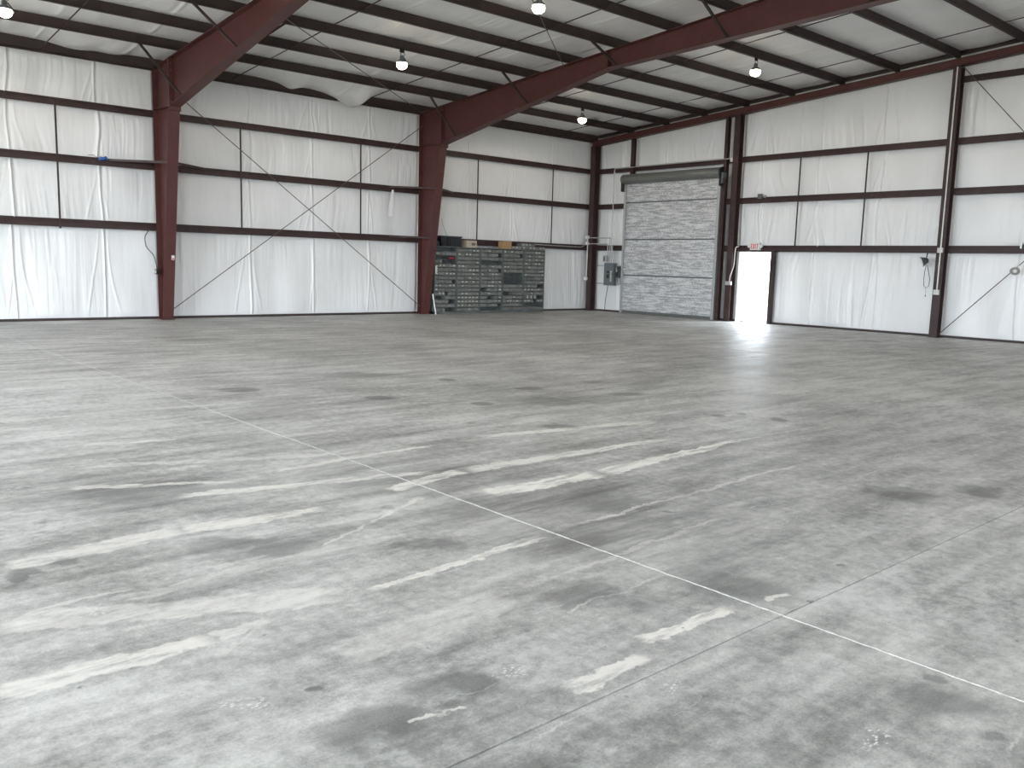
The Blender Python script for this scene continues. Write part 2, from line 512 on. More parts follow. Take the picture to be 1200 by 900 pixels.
    pm = N.math('MULTIPLY', N.mapr(pits.outputs['Distance'], 0.03, 0.075, 0.7, 0), N.mapr(N.noise(P, 2.3, 2), 0.48, 0.6, 0, 1))
    c = N.mix(pm, c, (0.16, 0.16, 0.158))
    # boot and tyre tread prints left in dust
    tm = None
    for (x, y, a, b, ang) in TREADS:
        nd = N.n('ShaderNodeGroup')
        nd.node_tree = gd
        ca, sa = math.cos(math.radians(ang)), math.sin(math.radians(ang))
        N.l(PW, nd.inputs['P'])
        nd.inputs['C'].default_value = (x, y, 0)
        nd.inputs['U'].default_value = (ca / a, sa / a, 0)
        nd.inputs['V'].default_value = (-sa / b, ca / b, 0)
        tm = nd.outputs[0] if tm is None else N.math('MAXIMUM', tm, nd.outputs[0])
    tm = zero if tm is None else tm
    ck = N.n('ShaderNodeTexVoronoi')
    ck.inputs['Scale'].default_value = 60
    N.l(N.scale(P, (0.7, 1.5, 1)), ck.inputs['Vector'])
    tm = N.math('MULTIPLY', tm, N.mapr(ck.outputs['Distance'], 0.25, 0.45, 0.75, 0))
    c = N.mix(tm, c, (0.82, 0.81, 0.79))
    N.l(c, N.b.inputs['Base Color'])
    rr = N.mapr(mid, 0.3, 0.7, 0.42, 0.62, False)
    rr = N.math('ADD', rr, N.math('MULTIPLY', sm, 0.25))
    N.l(rr, N.b.inputs['Roughness'])
    N.b.inputs['Specular IOR Level'].default_value = 0.5
    nb = N.bump(fine, 0.12, 0.006)
    nb = N.bump(grit, 0.10, 0.0015, nb)
    N.l(nb, N.b.inputs['Normal'])
    return N.m


M['concrete'] = mat_concrete((), (), (), (), (), ())

# ------------------------------------------------------------------ mesh helpers
ORG = {}


class MB:
    def __init__(s):
        s.v, s.f = [], []

    def add(s, vs, fs):
        o = len(s.v)
        s.v += [tuple(q) for q in vs]
        s.f += [tuple(i + o for i in q) for q in fs]
        return s

    def box(s, x0, x1, y0, y1, z0, z1):
        x0, x1 = min(x0, x1), max(x0, x1)
        y0, y1 = min(y0, y1), max(y0, y1)
        z0, z1 = min(z0, z1), max(z0, z1)
        vs = [(x0, y0, z0), (x1, y0, z0), (x1, y1, z0), (x0, y1, z0), (x0, y0, z1), (x1, y0, z1), (x1, y1, z1), (x0, y1, z1)]
        return s.add(vs, [(0, 3, 2, 1), (4, 5, 6, 7), (0, 1, 5, 4), (1, 2, 6, 5), (2, 3, 7, 6), (3, 0, 4, 7)])

    def prism(s, poly, axis, a0, a1):
        """extrude a closed 2-D polygon along axis 0=x (poly in y,z), 1=y (poly in x,z), 2=z (poly in x,y)"""
        n = len(poly)

        def p3(q, a):
            return (a, q[0], q[1]) if axis == 0 else (q[0], a, q[1]) if axis == 1 else (q[0], q[1], a)
        vs = [p3(q, a0) for q in poly] + [p3(q, a1) for q in poly]
        fs = [tuple(range(n)), tuple(range(2 * n - 1, n - 1, -1))]
        fs += [(i, i + n, (i + 1) % n + n, (i + 1) % n) for i in range(n)]
        return s.add(vs, fs)

    def bar(s, p, q, wdt, hgt, upv=(0, 0, 1)):
        """square bar from p to q"""
        p, q = Vector(p), Vector(q)
        d = (q - p).normalized()
        sd = d.cross(Vector(upv))
        if sd.length < 1e-4:
            sd = d.cross(Vector((1, 0, 0)))
        sd.normalize()
        u = sd.cross(d)
        a, b = sd * wdt / 2, u * hgt / 2
        vs = [p - a - b, p + a - b, p + a + b, p - a + b, q - a - b, q + a - b, q + a + b, q - a + b]
        return s.add(vs, [(0, 1, 2, 3), (7, 6, 5, 4), (0, 4, 5, 1), (1, 5, 6, 2), (2, 6, 7, 3), (3, 7, 4, 0)])

    def tube(s, pts, r, n=8):
        pts = [Vector(p) for p in pts]
        rs = r if isinstance(r, (list, tuple)) else [r] * len(pts)
        vs, fs = [], []
        prev = None
        for i, p in enumerate(pts):
            d = (pts[min(i + 1, len(pts) - 1)] - pts[max(i - 1, 0)]).normalized()
            if prev is None:
                sd = d.cross(Vector((0, 0, 1)))
                if sd.length < 1e-3:
                    sd = d.cross(Vector((1, 0, 0)))
            else:
                sd = prev - d * prev.dot(d)
            sd.normalize()
            prev = sd
            u = d.cross(sd)
            for k in range(n):
                a = 2 * math.pi * k / n
                vs.append(p + (sd * math.cos(a) + u * math.sin(a)) * rs[i])
        for i in range(len(pts) - 1):
            for k in range(n):
                a, b = i * n + k, i * n + (k + 1) % n
                fs.append((a, b, b + n, a + n))
        fs.append(tuple(range(n - 1, -1, -1)))
        fs.append(tuple(range((len(pts) - 1) * n, len(pts) * n)))
        return s.add(vs, fs)

    def lathe(s, prof, c, ax=(0, 0, 1), n=20):
        """revolve (radius, height) pairs about ax through c"""
        ax = Vector(ax).normalized()
        c = Vector(c)
        return s.tube([c + ax * h for r, h in prof], [max(r, 1e-4) for r, h in prof], n) if False else s._lathe(prof, c, ax, n)

    def _lathe(s, prof, c, ax, n):
        sd = ax.cross(Vector((0, 0, 1)))
        if sd.length < 1e-3:
            sd = Vector((1, 0, 0))
        sd.normalize()
        u = ax.cross(sd)
        vs, fs = [], []
        for r, h in prof:
            for k in range(n):
                a = 2 * math.pi * k / n
                vs.append(c + ax * h + (sd * math.cos(a) + u * math.sin(a)) * max(r, 1e-4))
        for i in range(len(prof) - 1):
            for k in range(n):
                a, b = i * n + k, i * n + (k + 1) % n
                fs.append((a, b, b + n, a + n))
        fs.append(tuple(range(n - 1, -1, -1)))
        fs.append(tuple(range((len(prof) - 1) * n, len(prof) * n)))
        return s.add(vs, fs)

    def build(s, name, mat, parent=None, smooth=False, base=None):
        me = bpy.data.meshes.new(name)
        if parent is not None:
            o3 = ORG[parent.name]
        elif base is not None:
            o3 = Vector(base)
        else:
            a = np.array(s.v)
            o3 = Vector(((a[:, 0].min() + a[:, 0].max()) / 2, (a[:, 1].min() + a[:, 1].max()) / 2, a[:, 2].min()))
        me.from_pydata([(x - o3.x, y - o3.y, z - o3.z) for x, y, z in s.v], [], s.f)
        me.materials.append(M[mat])
        if smooth:
            me.polygons.foreach_set('use_smooth', [True] * len(me.polygons))
            try:
                me.set_sharp_from_angle(angle=math.radians(40))
            except Exception:
                pass
        me.update()
        o = bpy.data.objects.new(name, me)
        COL.objects.link(o)
        if parent is not None:
            o.parent = parent
        else:
            o.location = o3
        ORG[o.name] = o3
        return o


def B(*a):
    return MB().box(*a)


def tag(o, label, cat, group=None, kind=None):
    o['label'] = label
    o['category'] = cat
    if group:
        o['group'] = group
    if kind:
        o['kind'] = kind
    return o


def empty(name, loc):
    o = bpy.data.objects.new(name, None)
    COL.objects.link(o)
    o.location = loc
    o.empty_display_size = 0.2
    ORG[o.name] = Vector(loc)
    return o


def struct(o):
    o['kind'] = 'structure'
    return o


def grid_obj(name, XYZ, mat, parent):
    """XYZ: (rows, cols, 3) array -> smooth grid mesh"""
    r, c, _ = XYZ.shape
    o3 = np.array(ORG[parent.name])
    vs = (XYZ.reshape(-1, 3) - o3).astype(np.float32)
    idx = np.arange(r * c).reshape(r, c)
    q = np.stack([idx[:-1, :-1], idx[:-1, 1:], idx[1:, 1:], idx[1:, :-1]], -1).reshape(-1, 4).astype(np.int32)
    me = bpy.data.meshes.new(name)
    me.vertices.add(len(vs))
    me.vertices.foreach_set('co', vs.ravel())
    me.loops.add(q.size)
    me.loops.foreach_set('vertex_index', q.ravel())
    me.polygons.add(len(q))
    me.polygons.foreach_set('loop_start', np.arange(0, q.size, 4, dtype=np.int32))
    me.polygons.foreach_set('use_smooth', np.ones(len(q), dtype=bool))
    me.update(calc_edges=True)
    me.validate()
    me.materials.append(M[mat])
    o = bpy.data.objects.new(name, me)
    COL.objects.link(o)
    o.parent = parent
    ORG[o.name] = Vector(o3)
    return o


def vnoise(u, v, seed):
    """smooth 2-D value noise, arrays in, about -1..1"""
    rng = np.random.default_rng(seed)
    T = rng.uniform(-1, 1, (128, 128))
    iu, iv = np.floor(u).astype(int), np.floor(v).astype(int)
    fu, fv = u - iu, v - iv
    fu, fv = fu * fu * (3 - 2 * fu), fv * fv * (3 - 2 * fv)
    a = T[iu % 128, iv % 128] * (1 - fu) + T[(iu + 1) % 128, iv % 128] * fu
    b = T[iu % 128, (iv + 1) % 128] * (1 - fu) + T[(iu + 1) % 128, (iv + 1) % 128] * fu
    return a * (1 - fv) + b * fv


# ------------------------------------------------------------------ ground and floor
gr = struct(MB().box(-130, 130, -150, 120, -0.35, -0.12).build('ground', 'gravel'))
XJ = [L_END - 0.25, -26.76, -23.06, -19.36, -15.66, -11.96, -8.26, -4.56, -0.86, 0.26]
YJ = [0.26, -2.63, -6.04, -9.45, -12.86, -16.27, -19.68, -23.09, -26.5, -29.91, -33.32, WID - 0.25]
floor = struct(MB().box(XJ[0], XJ[-1], YJ[-1], YJ[0], -0.11, -0.014).build('floor', 'concrete'))
G = 0.0045
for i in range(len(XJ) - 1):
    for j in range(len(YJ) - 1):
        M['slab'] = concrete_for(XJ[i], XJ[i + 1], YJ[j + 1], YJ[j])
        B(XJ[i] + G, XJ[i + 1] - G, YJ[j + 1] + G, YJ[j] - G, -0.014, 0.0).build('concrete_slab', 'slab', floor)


def filler(x, y0, y1, wdt, mat):
    n = int(abs(y1 - y0) / 0.04)
    ys = np.linspace(y0, y1, n)
    rng = np.random.default_rng(int(abs(x) * 10))
    a = x - wdt / 2 * rng.uniform(0.45, 1.25, n)
    b = x + wdt / 2 * rng.uniform(0.45, 1.25, n)
    X = np.zeros((n, 4, 3))
    for k, (xx, zz) in enumerate(((a, 0.0), (a + 0.0015, 0.0012), (b - 0.0015, 0.0012), (b, 0.0))):
        X[:, k, 0], X[:, k, 1], X[:, k, 2] = xx, ys, zz
    grid_obj('joint_filler', X[:, ::-1], mat, floor)


filler(-19.36, -3.0, -26.0, 0.0155, 'filler')
filler(-15.66, -7.0, -20.5, 0.016, 'filler_old')

# ------------------------------------------------------------------ walls
wall_left = struct(B(L_END - 0.3, 0.3, 0.27, 0.33, 0, 6.4).build('wall_left', 'siding'))
mb = MB()      # end wall siding with the walk-door opening
mb.box(0.27, 0.33, 0.3, -6.18, 0, 6.2).box(0.27, 0.33, -6.18, -7.32, 2.17, 6.2).box(0.27, 0.33, -7.32, WID - 0.3, 0, 6.2)
mb.prism([(0.3, 6.2), (WID - 0.3, 6.2), (RIDGE, 7.65)], 0, 0.27, 0.33)
wall_right = struct(mb.build('wall_right', 'siding'))

SEAM_L = [-18.36 + 1.83 * k for k in range(-6, 10)]
SEAM_R = [-1.3 - 1.83 * k for k in range(0, 20)]


def facing(parent, wall, u0, u1, z0, z1, seams, seed, du=0.016, top=None, bulge=0.05, loose=1.0, rows=None):
    """one insulation panel between framing: blanket facing that bulges between girts and wrinkles vertically"""
    nu = max(8, int(abs(u1 - u0) / du))
    nv = rows or max(14, int((z1 - z0) / 0.06))
    U, V = np.meshgrid(np.linspace(u0, u1, nu), np.linspace(0, 1, nv))
    zt = np.full_like(U, z1) if top is None else top(U)
    Z = z0 + (zt - z0) * V
    e = np.minimum(1, np.minimum(V, 1 - V) * 6)
    ed = np.minimum(1, np.minimum(np.abs(U - u0), np.abs(U - u1)) / 0.10)
    d = bulge * (1 - np.abs(2 * V - 1) ** 3) * (0.75 + 0.25 * vnoise(U / 0.9, V * 1.3, seed))
    d += 0.022 * loose * vnoise(U / 0.55 + 0.15 * np.sin(3 * V), V * 0.8, seed + 1)
    drift = 0.10 * vnoise(U / 1.6, V * 1.5 + 5, seed + 2) * loose
    w1 = vnoise((U + drift) / 0.11, V * 0.9, seed + 3)
    w2 = vnoise((U + drift * 0.7) / 0.045, V * 1.2, seed + 4)
    msk = np.clip(0.5 + 1.1 * vnoise(U / 0.8, V * 0.8 + 3, seed + 5), 0, 1)
    d += (0.0075 * w1 + 0.0028 * w2) * msk * loose * e
    d += 0.006 * (1 - np.abs(w1)) ** 4 * msk * loose * e
    rng = np.random.default_rng(seed + 9)
    for s in seams:
        if min(u0, u1) + 0.1 < s < max(u0, u1) - 0.1:
            line = s + 0.05 * vnoise(V * 1.5, V * 0 + s, seed + 6) * loose
            a = (0.030 if wall == 'L' else 0.042) * (0.7 + 0.6 * rng.random())
            d += a * np.exp(-((U - line) / 0.018) ** 2)
            d -= 0.5 * a * np.exp(-((U - line - 0.06) / 0.035) ** 2)
            for k in range(2):                                     # gathered folds fanning from the seam
                off = rng.uniform(-0.35, 0.35)
                ln = s + off * (0.35 + 0.9 * (1 - V) ** 1.6) + 0.04 * np.sin(V * 4 + off * 9)
                d += 0.013 * loose * np.exp(-((U - ln) / 0.022) ** 2) * e * (0.4 + 0.6 * (1 - V))
    d = d * ed + (-0.03) * (1 - ed)
    d = d * np.minimum(1, np.minimum(V, 1 - V) * (z1 - z0) / 0.12)
    XYZ = np.zeros(U.shape + (3,))
    if wall == 'L':
        XYZ[..., 0], XYZ[..., 1], XYZ[..., 2] = U, FACE - d, Z
        XYZ = XYZ[:, ::-1] if u1 < u0 else XYZ
    else:
        XYZ[..., 0], XYZ[..., 1], XYZ[..., 2] = FACE - d, U, Z
        XYZ = XYZ[:, ::-1] if u1 > u0 else XYZ
    return grid_obj('insulation_panel', XYZ, 'vinyl', parent)


baysL = [(L_END, FRAMES[2]), (FRAMES[2], FRAMES[1]), (FRAMES[1], FRAMES[0]), (FRAMES[0], 0.19)]
rowsZ = [(0.02, GIRT_Z[0]), (GIRT_Z[0], GIRT_Z[1]), (GIRT_Z[1], GIRT_Z[2]), (GIRT_Z[2], 5.98)]
sd = 100
for bi, (a, b) in enumerate(baysL):
    for ri, (z0, z1) in enumerate(rowsZ):
        sd += 17
        facing(wall_left, 'L', a, b, z0, z1, SEAM_L, sd, du=0.03 if bi == 0 else 0.015, bulge=0.045 if ri else 0.035, loose=1.3 if ri else 1.5)


def rake_top(U):
    return 6.16 - SL * U


# end wall panels: (y0, y1, z0, z1 or None for the rake)
PR = [(-0.05, -1.62, 0.02, 2.225), (-0.05, -1.62, 2.225, 3.661), (-0.05, -1.62, 3.661, 4.893),
      (-0.05, -1.80, 4.893, None), (-1.80, -5.58, 4.893, None), (-5.58, -6.0, 4.893, None),
      (-1.60, -5.58, 4.45, 4.893),
      (-5.58, -6.0, 0.02, 2.225), (-5.58, -6.0, 2.225, 3.661), (-5.58, -6.0, 3.661, 4.893),
      (-7.36, -12.27, 0.02, 2.225), (-6.0, -12.27, 2.225, 3.661), (-6.0, -12.27, 3.661, 4.893), (-6.0, -12.27, 4.893, None),
      (-12.27, -18.3, 0.02, 2.225), (-12.27, -18.3, 2.225, 3.661), (-12.27, -18.3, 3.661, 4.893), (-12.27, -18.3, 4.893, 6.38), (-12.27, -18.3, 6.38, None)]
for k, (a, b, z0, z1) in enumerate(PR):
    low = z0 < 0.1
    facing(wall_right, 'R', a, b, z0, z1 if z1 else 6.2, SEAM_R, 900 + 13 * k, top=None if z1 else rake_top, bulge=0.06 if low else 0.045, loose=2.6 if low else 1.8)
B(0.12, 0.19, -6.0, -6.19, 0.0, 2.2).build('insulation_panel', 'vinyl', wall_right)
# far half of the end wall, beyond the view
B(0.17, 0.19, -18.3, WID, 0.0, 6.1).build('insulation_panel', 'vinyl', wall_right)
MB().prism([(-18.3, 6.1), (WID, 6.1), (-18.3, 7.55)], 0, 0.17, 0.19).build('insulation_panel', 'vinyl', wall_right)


def holed_wall(name, axis, pos, a0, a1, ztop, holes, gable):
    """wall with open doorways; axis 'x' = wall at x=pos running in y"""
    mb = MB()
    cuts = sorted([(c - wd / 2, c + wd / 2, h) for c, wd, h in holes])
    cur = min(a0, a1)
    end = max(a0, a1)
    segs = []
    for (c0, c1, h) in cuts:
        segs.append((cur, c0, 0, ztop))
        segs.append((c0, c1, h, ztop))
        cur = c1
    segs.append((cur, end, 0, ztop))
    for (s0, s1, z0, z1) in segs:
        if axis == 'x':
            mb.box(pos - 0.25, pos, s0, s1, z0, z1)
        else:
            mb.box(s0, s1, pos - 0.25, pos, z0, z1)
    if gable:
        mb.prism([(a0, ztop), (a1, ztop), ((a0 + a1) / 2, ztop + 1.5)], 0, pos - 0.25, pos)
    return struct(mb.build(name, 'vinyl'))


holed_wall('wall_rear', 'x', L_END, WID - 0.2, 0.25, 6.15, OPEN_REAR, True)
holed_wall('wall_front', 'y', WID, L_END - 0.2, 0.25, 6.15, OPEN_FRONT, False)

# base trim
bl = struct(B(L_END, 0.1, 0.09, 0.19, 0, 0.055).build('baseboard_left', 'purlin'))
mb = MB().box(0.06, 0.19, -0.2, -1.6, 0, 0.055).box(0.06, 0.19, -5.5, -6.18, 0, 0.055).box(0.06, 0.19, -7.36, WID, 0, 0.055)
br = struct(mb.build('baseboard_right', 'purlin'))

# ------------------------------------------------------------------ roof
ceiling = struct(MB().prism([(0.4, zroof(0.4) + CEIL + 0.14), (RIDGE, zroof(RIDGE) + CEIL + 0.14), (WID - 0.4, zroof(0.4) + CEIL + 0.14),
                             (WID - 0.4, zroof(0.4) + CEIL + 0.2), (RIDGE, zroof(RIDGE) + CEIL + 0.2), (0.4, zroof(0.4) + CEIL + 0.2)], 0, L_END - 0.4, 0.4).build('ceiling', 'siding'))


def droop(X, Y):
    """torn-loose facing that hangs in front of the eave strut"""
    q = (X + 9.86) / np.where(X < -9.86, 0.62, 0.26)
    a = 0.33 * np.exp(-np.abs(q) ** 1.5)
    a += 0.10 * np.exp(-((X + 11.75) / 0.26) ** 2) + 0.06 / (1 + np.exp(-(X + 12.4) * 6)) / (1 + np.exp((X + 9.7) * 9))
    a += 0.09 * np.exp(-((X + 17.0) / 0.5) ** 2) + 0.05 * np.exp(-((X + 16.2) / 0.3) ** 2)
    t = np.clip((Y + 1.5) / 1.15, 0, 1)
    return a * t * t * (3 - 2 * t)


ys = [0.05] + PUR[:11] + [RIDGE]
for k in range(len(ys) - 1):
    y0, y1 = ys[k], ys[k + 1]
    for bi, (a, b) in enumerate(baysL):
        if bi == 0 and k > 3:
            du = 0.2
        else:
            du = 0.035
        nu = max(10, int((b - a) / du))
        nv = 18 if k < 10 else 8
        U, V = np.meshgrid(np.linspace(a, b, nu), np.linspace(0, 1, nv))
        Y = y0 + (y1 - y0) * V
        Z = 5.94 - SL * Y + CEIL + 0.005
        sdk = 3000 + 31 * k + 7 * bi
        e = np.minimum(1, np.minimum(V, 1 - V) * 5)
        sag = 0.035 * (1 - (2 * V - 1) ** 2) * (1 + 0.6 * vnoise(U / 1.1, V * 0.7, sdk))
        sag += (0.010 * vnoise(U / 0.3 + 0.4 * V, V * 1.2, sdk + 1) + 0.006 * vnoise(U / 0.1, V, sdk + 2)) * e
        for s in SEAM_L:
            if a + 0.1 < s + 0.5 < b - 0.1:
                ln = s + 0.5 + 0.04 * np.sin(V * 3 + k)
                sag += 0.028 * np.exp(-((U - ln) / 0.03) ** 2) * e
        if k == 0:
            sag = sag + droop(U, Y)
        XYZ = np.stack([U, Y, Z - sag], -1)
        grid_obj('roof_insulation', XYZ, 'roof', ceiling)
# far roof slope, beyond the view
XYZ = np.zeros((2, 2, 3))
for i, yy in enumerate((RIDGE, WID)):
    for j, xx in enumerate((L_END, 0.2)):
        XYZ[i, j] = (xx, yy, zroof(yy) + CEIL)
grid_obj('roof_insulation', XYZ, 'roof', ceiling)

ORD = ['first', 'second', 'third', 'fourth', 'fifth', 'sixth', 'seventh', 'eighth', 'ninth', 'tenth', 'eleventh', 'twelfth']


def zsec_x(mb, x0, x1, y, zb, h=0.22, fl=0.075, t=0.006):
    """Z purlin along x: vertical web, bottom flange to the room centre, top flange the other way"""
    mb.box(x0, x1, y - t / 2, y + t / 2, zb, zb + h)
    mb.box(x0, x1, y - fl, y, zb, zb + t)
    mb.box(x0, x1, y - fl, y - fl + t, zb, zb + 0.02)
    mb.box(x0, x1, y, y + fl, zb + h - t, zb + h)


for k, y in enumerate(PUR[:11]):
    mb = MB()
    zsec_x(mb, L_END + 0.05, 0.12, y, zroof(y))
    o = mb.build('roof_purlin', 'purlin')
    tag(o, f'long dark brown steel roof purlin, {ORD[k]} one out from the left side wall', 'purlin', 'roof purlins')
mb = MB()
mb.box(L_END + 0.05, 0.10, 0.003, 0.013, 5.93, 6.17).box(L_END + 0.05, 0.10, 0.003, 0.12, 5.93, 5.937).box(L_END + 0.05, 0.10, 0.003, 0.12, 6.163, 6.17)
mb.box(L_END + 0.05, 0.10, 0.05, 0.10, 5.90, 5.93)
tag(mb.build('eave_strut', 'purlin'), 'dark steel eave strut along the top of the left side wall', 'beam')

# sag straps that cross under the purlins
for x, desc in ((-1.95, 'nearest the end wall'), (-5.26, 'second from the end wall'), (-9.58, 'just left of the second red frame'), (-13.35, 'just right of the first red frame'), (-17.67, 'at the far left')):
    mb = MB()
    mb.bar((x, -0.05, zroof(-0.05) + 0.05), (x, -18.2, zroof(-18.2) + 0.05), 0.018, 0.018)
    tag(mb.build('sag_strap', 'purlin'), f'thin dark strap running across the purlins, {desc}', 'strap', 'roof sag straps')


# ------------------------------------------------------------------ rigid frames
def frame(xc, label):
    root = empty('rigid_frame', (xc, 0, 0))
    tag(root, label, 'steel frame', 'rigid frames')
    hw, t = 0.13, 0.014
    for side in (0, 1):
        def Y(y):
            return y if side == 0 else 2 * RIDGE - y

        def plate(pts, x0=None, x1=None):
            return [(Y(a), b) for a, b in pts]
        ztop = zroof
        # column
        mb = MB()
        kn = (-1.03, 4.95)
        mb.prism(plate([(-t, 0.02), (-0.26, 0.02), kn, (-1.03, ztop(-1.03) - t), (-t, ztop(0) - t)]), 0, xc - 0.005, xc + 0.005)
        mb.prism(plate([(0, 0.02), (-t, 0.02), (-t, ztop(0)), (0, ztop(0))]), 0, xc - hw, xc + hw)
        dx, dz = kn[0] + 0.26, kn[1] - 0.02
        ln = math.hypot(dx, dz)
        ox, oz = -dz / ln * t, dx / ln * t
        mb.prism(plate([(-0.26, 0.02), kn, (kn[0] + ox, kn[1] + oz), (-0.26 + ox, 0.02 + oz)]), 0, xc - hw, xc + hw)
        mb.prism(plate([(0, ztop(0)), (-1.03, ztop(-1.03)), (-1.03, ztop(-1.03) - t), (0, ztop(0) - t)]), 0, xc - hw, xc + hw)
        mb.build('column', 'frame', root)
        a, b = sorted((Y(0.02), Y(-0.32)))
        B(xc - 0.15, xc + 0.15, a, b, 0, 0.02).build('base_plate', 'frame', root)
        # knee stiffener and splice plates
        MB().prism(plate([(-t, 5.0), (-1.03, 4.96), (-1.03, 4.948), (-t, 4.988)]), 0, xc - hw, xc + hw).build('stiffener', 'frame', root)
        sp = MB().prism(plate([(-1.06, 4.86), (-1.03, 4.86), (-1.03, ztop(-1.03) + 0.0), (-1.06, ztop(-1.05))]), 0, xc - hw - 0.005, xc + hw + 0.005).build('splice_plate', 'frame', root)
        MB().prism(plate([(-1.09, 4.86), (-1.06, 4.86), (-1.06, ztop(-1.06)), (-1.09, ztop(-1.09))]), 0, xc - hw - 0.005, xc + hw + 0.005).build('splice_plate', 'frame', root)
        bm_ = MB()
        for zz in (4.92, 5.05, 5.75, 5.9):
            for xx in (xc - 0.08, xc + 0.08):
                ya, yb = Y(-1.02), Y(-1.12)
                bm_.tube([(xx, ya, zz), (xx, yb, zz)], 0.016, 6)
        bm_.build('splice_bolts', 'rod', sp)['kind'] = 'stuff'
        # rafter
        mb = MB()
        low = [(-1.09, 4.97), (-7.47, 6.13), (RIDGE, 6.46)]
        topl = [(RIDGE, ztop(RIDGE) - t), (-1.09, ztop(-1.09) - t)]
        mb.prism(plate(low + topl), 0, xc - 0.005, xc + 0.005)
        mb.prism(plate([(-1.09, ztop(-1.09)), (RIDGE, ztop(RIDGE)), (RIDGE, ztop(RIDGE) - t), (-1.09, ztop(-1.09) - t)]), 0, xc - hw, xc + hw)
        for p, q in ((low[0], low[1]), (low[1], low[2])):
            mb.prism(plate([p, q, (q[0], q[1] - t), (p[0], p[1] - t)]), 0, xc - hw, xc + hw)
        mb.build('rafter', 'frame', root)
        MB().prism(plate([(-7.46, 6.13), (-7.48, 6.13), (-7.48, ztop(-7.47)), (-7.46, ztop(-7.47))]), 0, xc - hw, xc + hw).build('stiffener', 'frame', root)
        # flange braces from every second purlin, both sides
        for k in (0, 2, 4, 6, 8):
            y = PUR[k]
            zb = 4.97 + (6.13 - 4.97) * (-y - 1.09) / 6.38 if y > -7.47 else 6.13 + 0.33 * (-y - 7.47) / 10.83
            for s in (-1, 1):
                MB().bar((xc + s * 0.98, Y(y) - 0.03, ztop(y) + 0.04), (xc + s * 0.06, Y(y) - 0.03, zb + 0.015), 0.045, 0.045).build('flange_brace', 'purlin', root)
        # girt braces to the column's inner flange
        if side == 0:
            for gz in GIRT_Z[:2]:
                yi = -0.26 - 0.77 * gz / 4.93
                for s in (-1, 1):
                    if gz < 3 and (s == 1 or abs(xc + 15.19) < 0.1):
                        continue
                    MB().bar((xc + s * 1.15, 0.0, gz + 0.055), (xc + s * 0.06, yi + 0.03, gz + 0.055), 0.05, 0.05).build('flange_brace', 'girt', root)
    return root


frame(FRAMES[1], 'dark red steel frame on the left with tapered column and rafter')
frame(FRAMES[0], 'dark red steel frame in the middle, its column beside the grey cabinets')
frame(FRAMES[2], 'dark red steel frame overhead where the photographer stands')


# girts: Z sections, inner flange down, outer flange up
def girt_profile(z, s=1):
    return [[(0.0, z - 0.085), (0.006, z - 0.085), (0.006, z + 0.03), (0.0, z + 0.03)],
            [(0.0, z + 0.024), (0.2, z + 0.024), (0.2, z + 0.03), (0.0, z + 0.03)],
            [(0.16, z + 0.03), (0.166, z + 0.03), (0.166, z + 0.105), (0.16, z + 0.105)],
            [(0.0, z - 0.085), (0.02, z - 0.085), (0.02, z - 0.079), (0.0, z - 0.079)]]


for z, nm in zip(GIRT_Z, ('lowest', 'middle', 'highest')):
    mb = MB()
    for pr in girt_profile(z):
        mb.prism(pr, 0, L_END + 0.02, 0.0)
    tag(mb.build('wall_girt', 'girt'), f'{nm} long brown steel girt on the left side wall', 'girt', 'left wall girts')


def girt_r(z, y0, y1, label):
    mb = MB()
    for pr in girt_profile(z):
        mb.prism(pr, 1, y0, y1)
    tag(mb.build('wall_girt', 'girt'), label, 'girt', 'end wall girts')


girt_r(GIRT_Z[0], 0.0, -1.6, 'short brown girt behind the conduits above the electrical panel')
girt_r(GIRT_Z[1], 0.0, -1.6, 'short brown girt left of the roll-up door at mid height')
girt_r(GIRT_Z[0], -5.5, -6.18, 'stub of brown girt between roll-up door and exit column, lower')
girt_r(GIRT_Z[1], -5.5, -6.0, 'stub of brown girt between roll-up door and exit column, upper')
girt_r(GIRT_Z[0], -6.18, -18.3, 'long brown girt directly above the open exit doorway')
girt_r(GIRT_Z[1], -6.0, -18.3, 'long brown girt at mid height of the end wall, right of the roll-up door')
girt_r(GIRT_Z[2], 0.0, -18.3, 'long brown girt crossing the end wall above the roll-up door')
girt_r(6.38, -12.3, -18.3, 'short topmost brown girt at the upper right of the end wall')

# vertical sag rods between the girts
for x, z0, desc in ((-17.45, 2.1, 'leftmost'), (-13.15, 2.25, 'between the two red columns, left one'), (-9.6, 2.25, 'between the two red columns, right one'), (-5.33, 2.25, 'above the grey cabinets'), (-2.05, 2.25, 'nearest the corner')):
    tag(B(x - 0.02, x + 0.02, -0.012, 0.0, z0, 4.92).build('sag_rod', 'purlin'), f'thin dark vertical bar joining the left wall girts, {desc}', 'rod', 'wall sag rods')
for y, desc in ((-8.08, 'one nearer the exit doorway'), (-10.07, 'one nearer the right column')):
    tag(B(-0.012, 0.0, y - 0.02, y + 0.02, 2.25, 4.92).build('sag_rod', 'purlin'), f'thin dark vertical bar joining the end wall girts, {desc}', 'rod', 'wall sag rods')

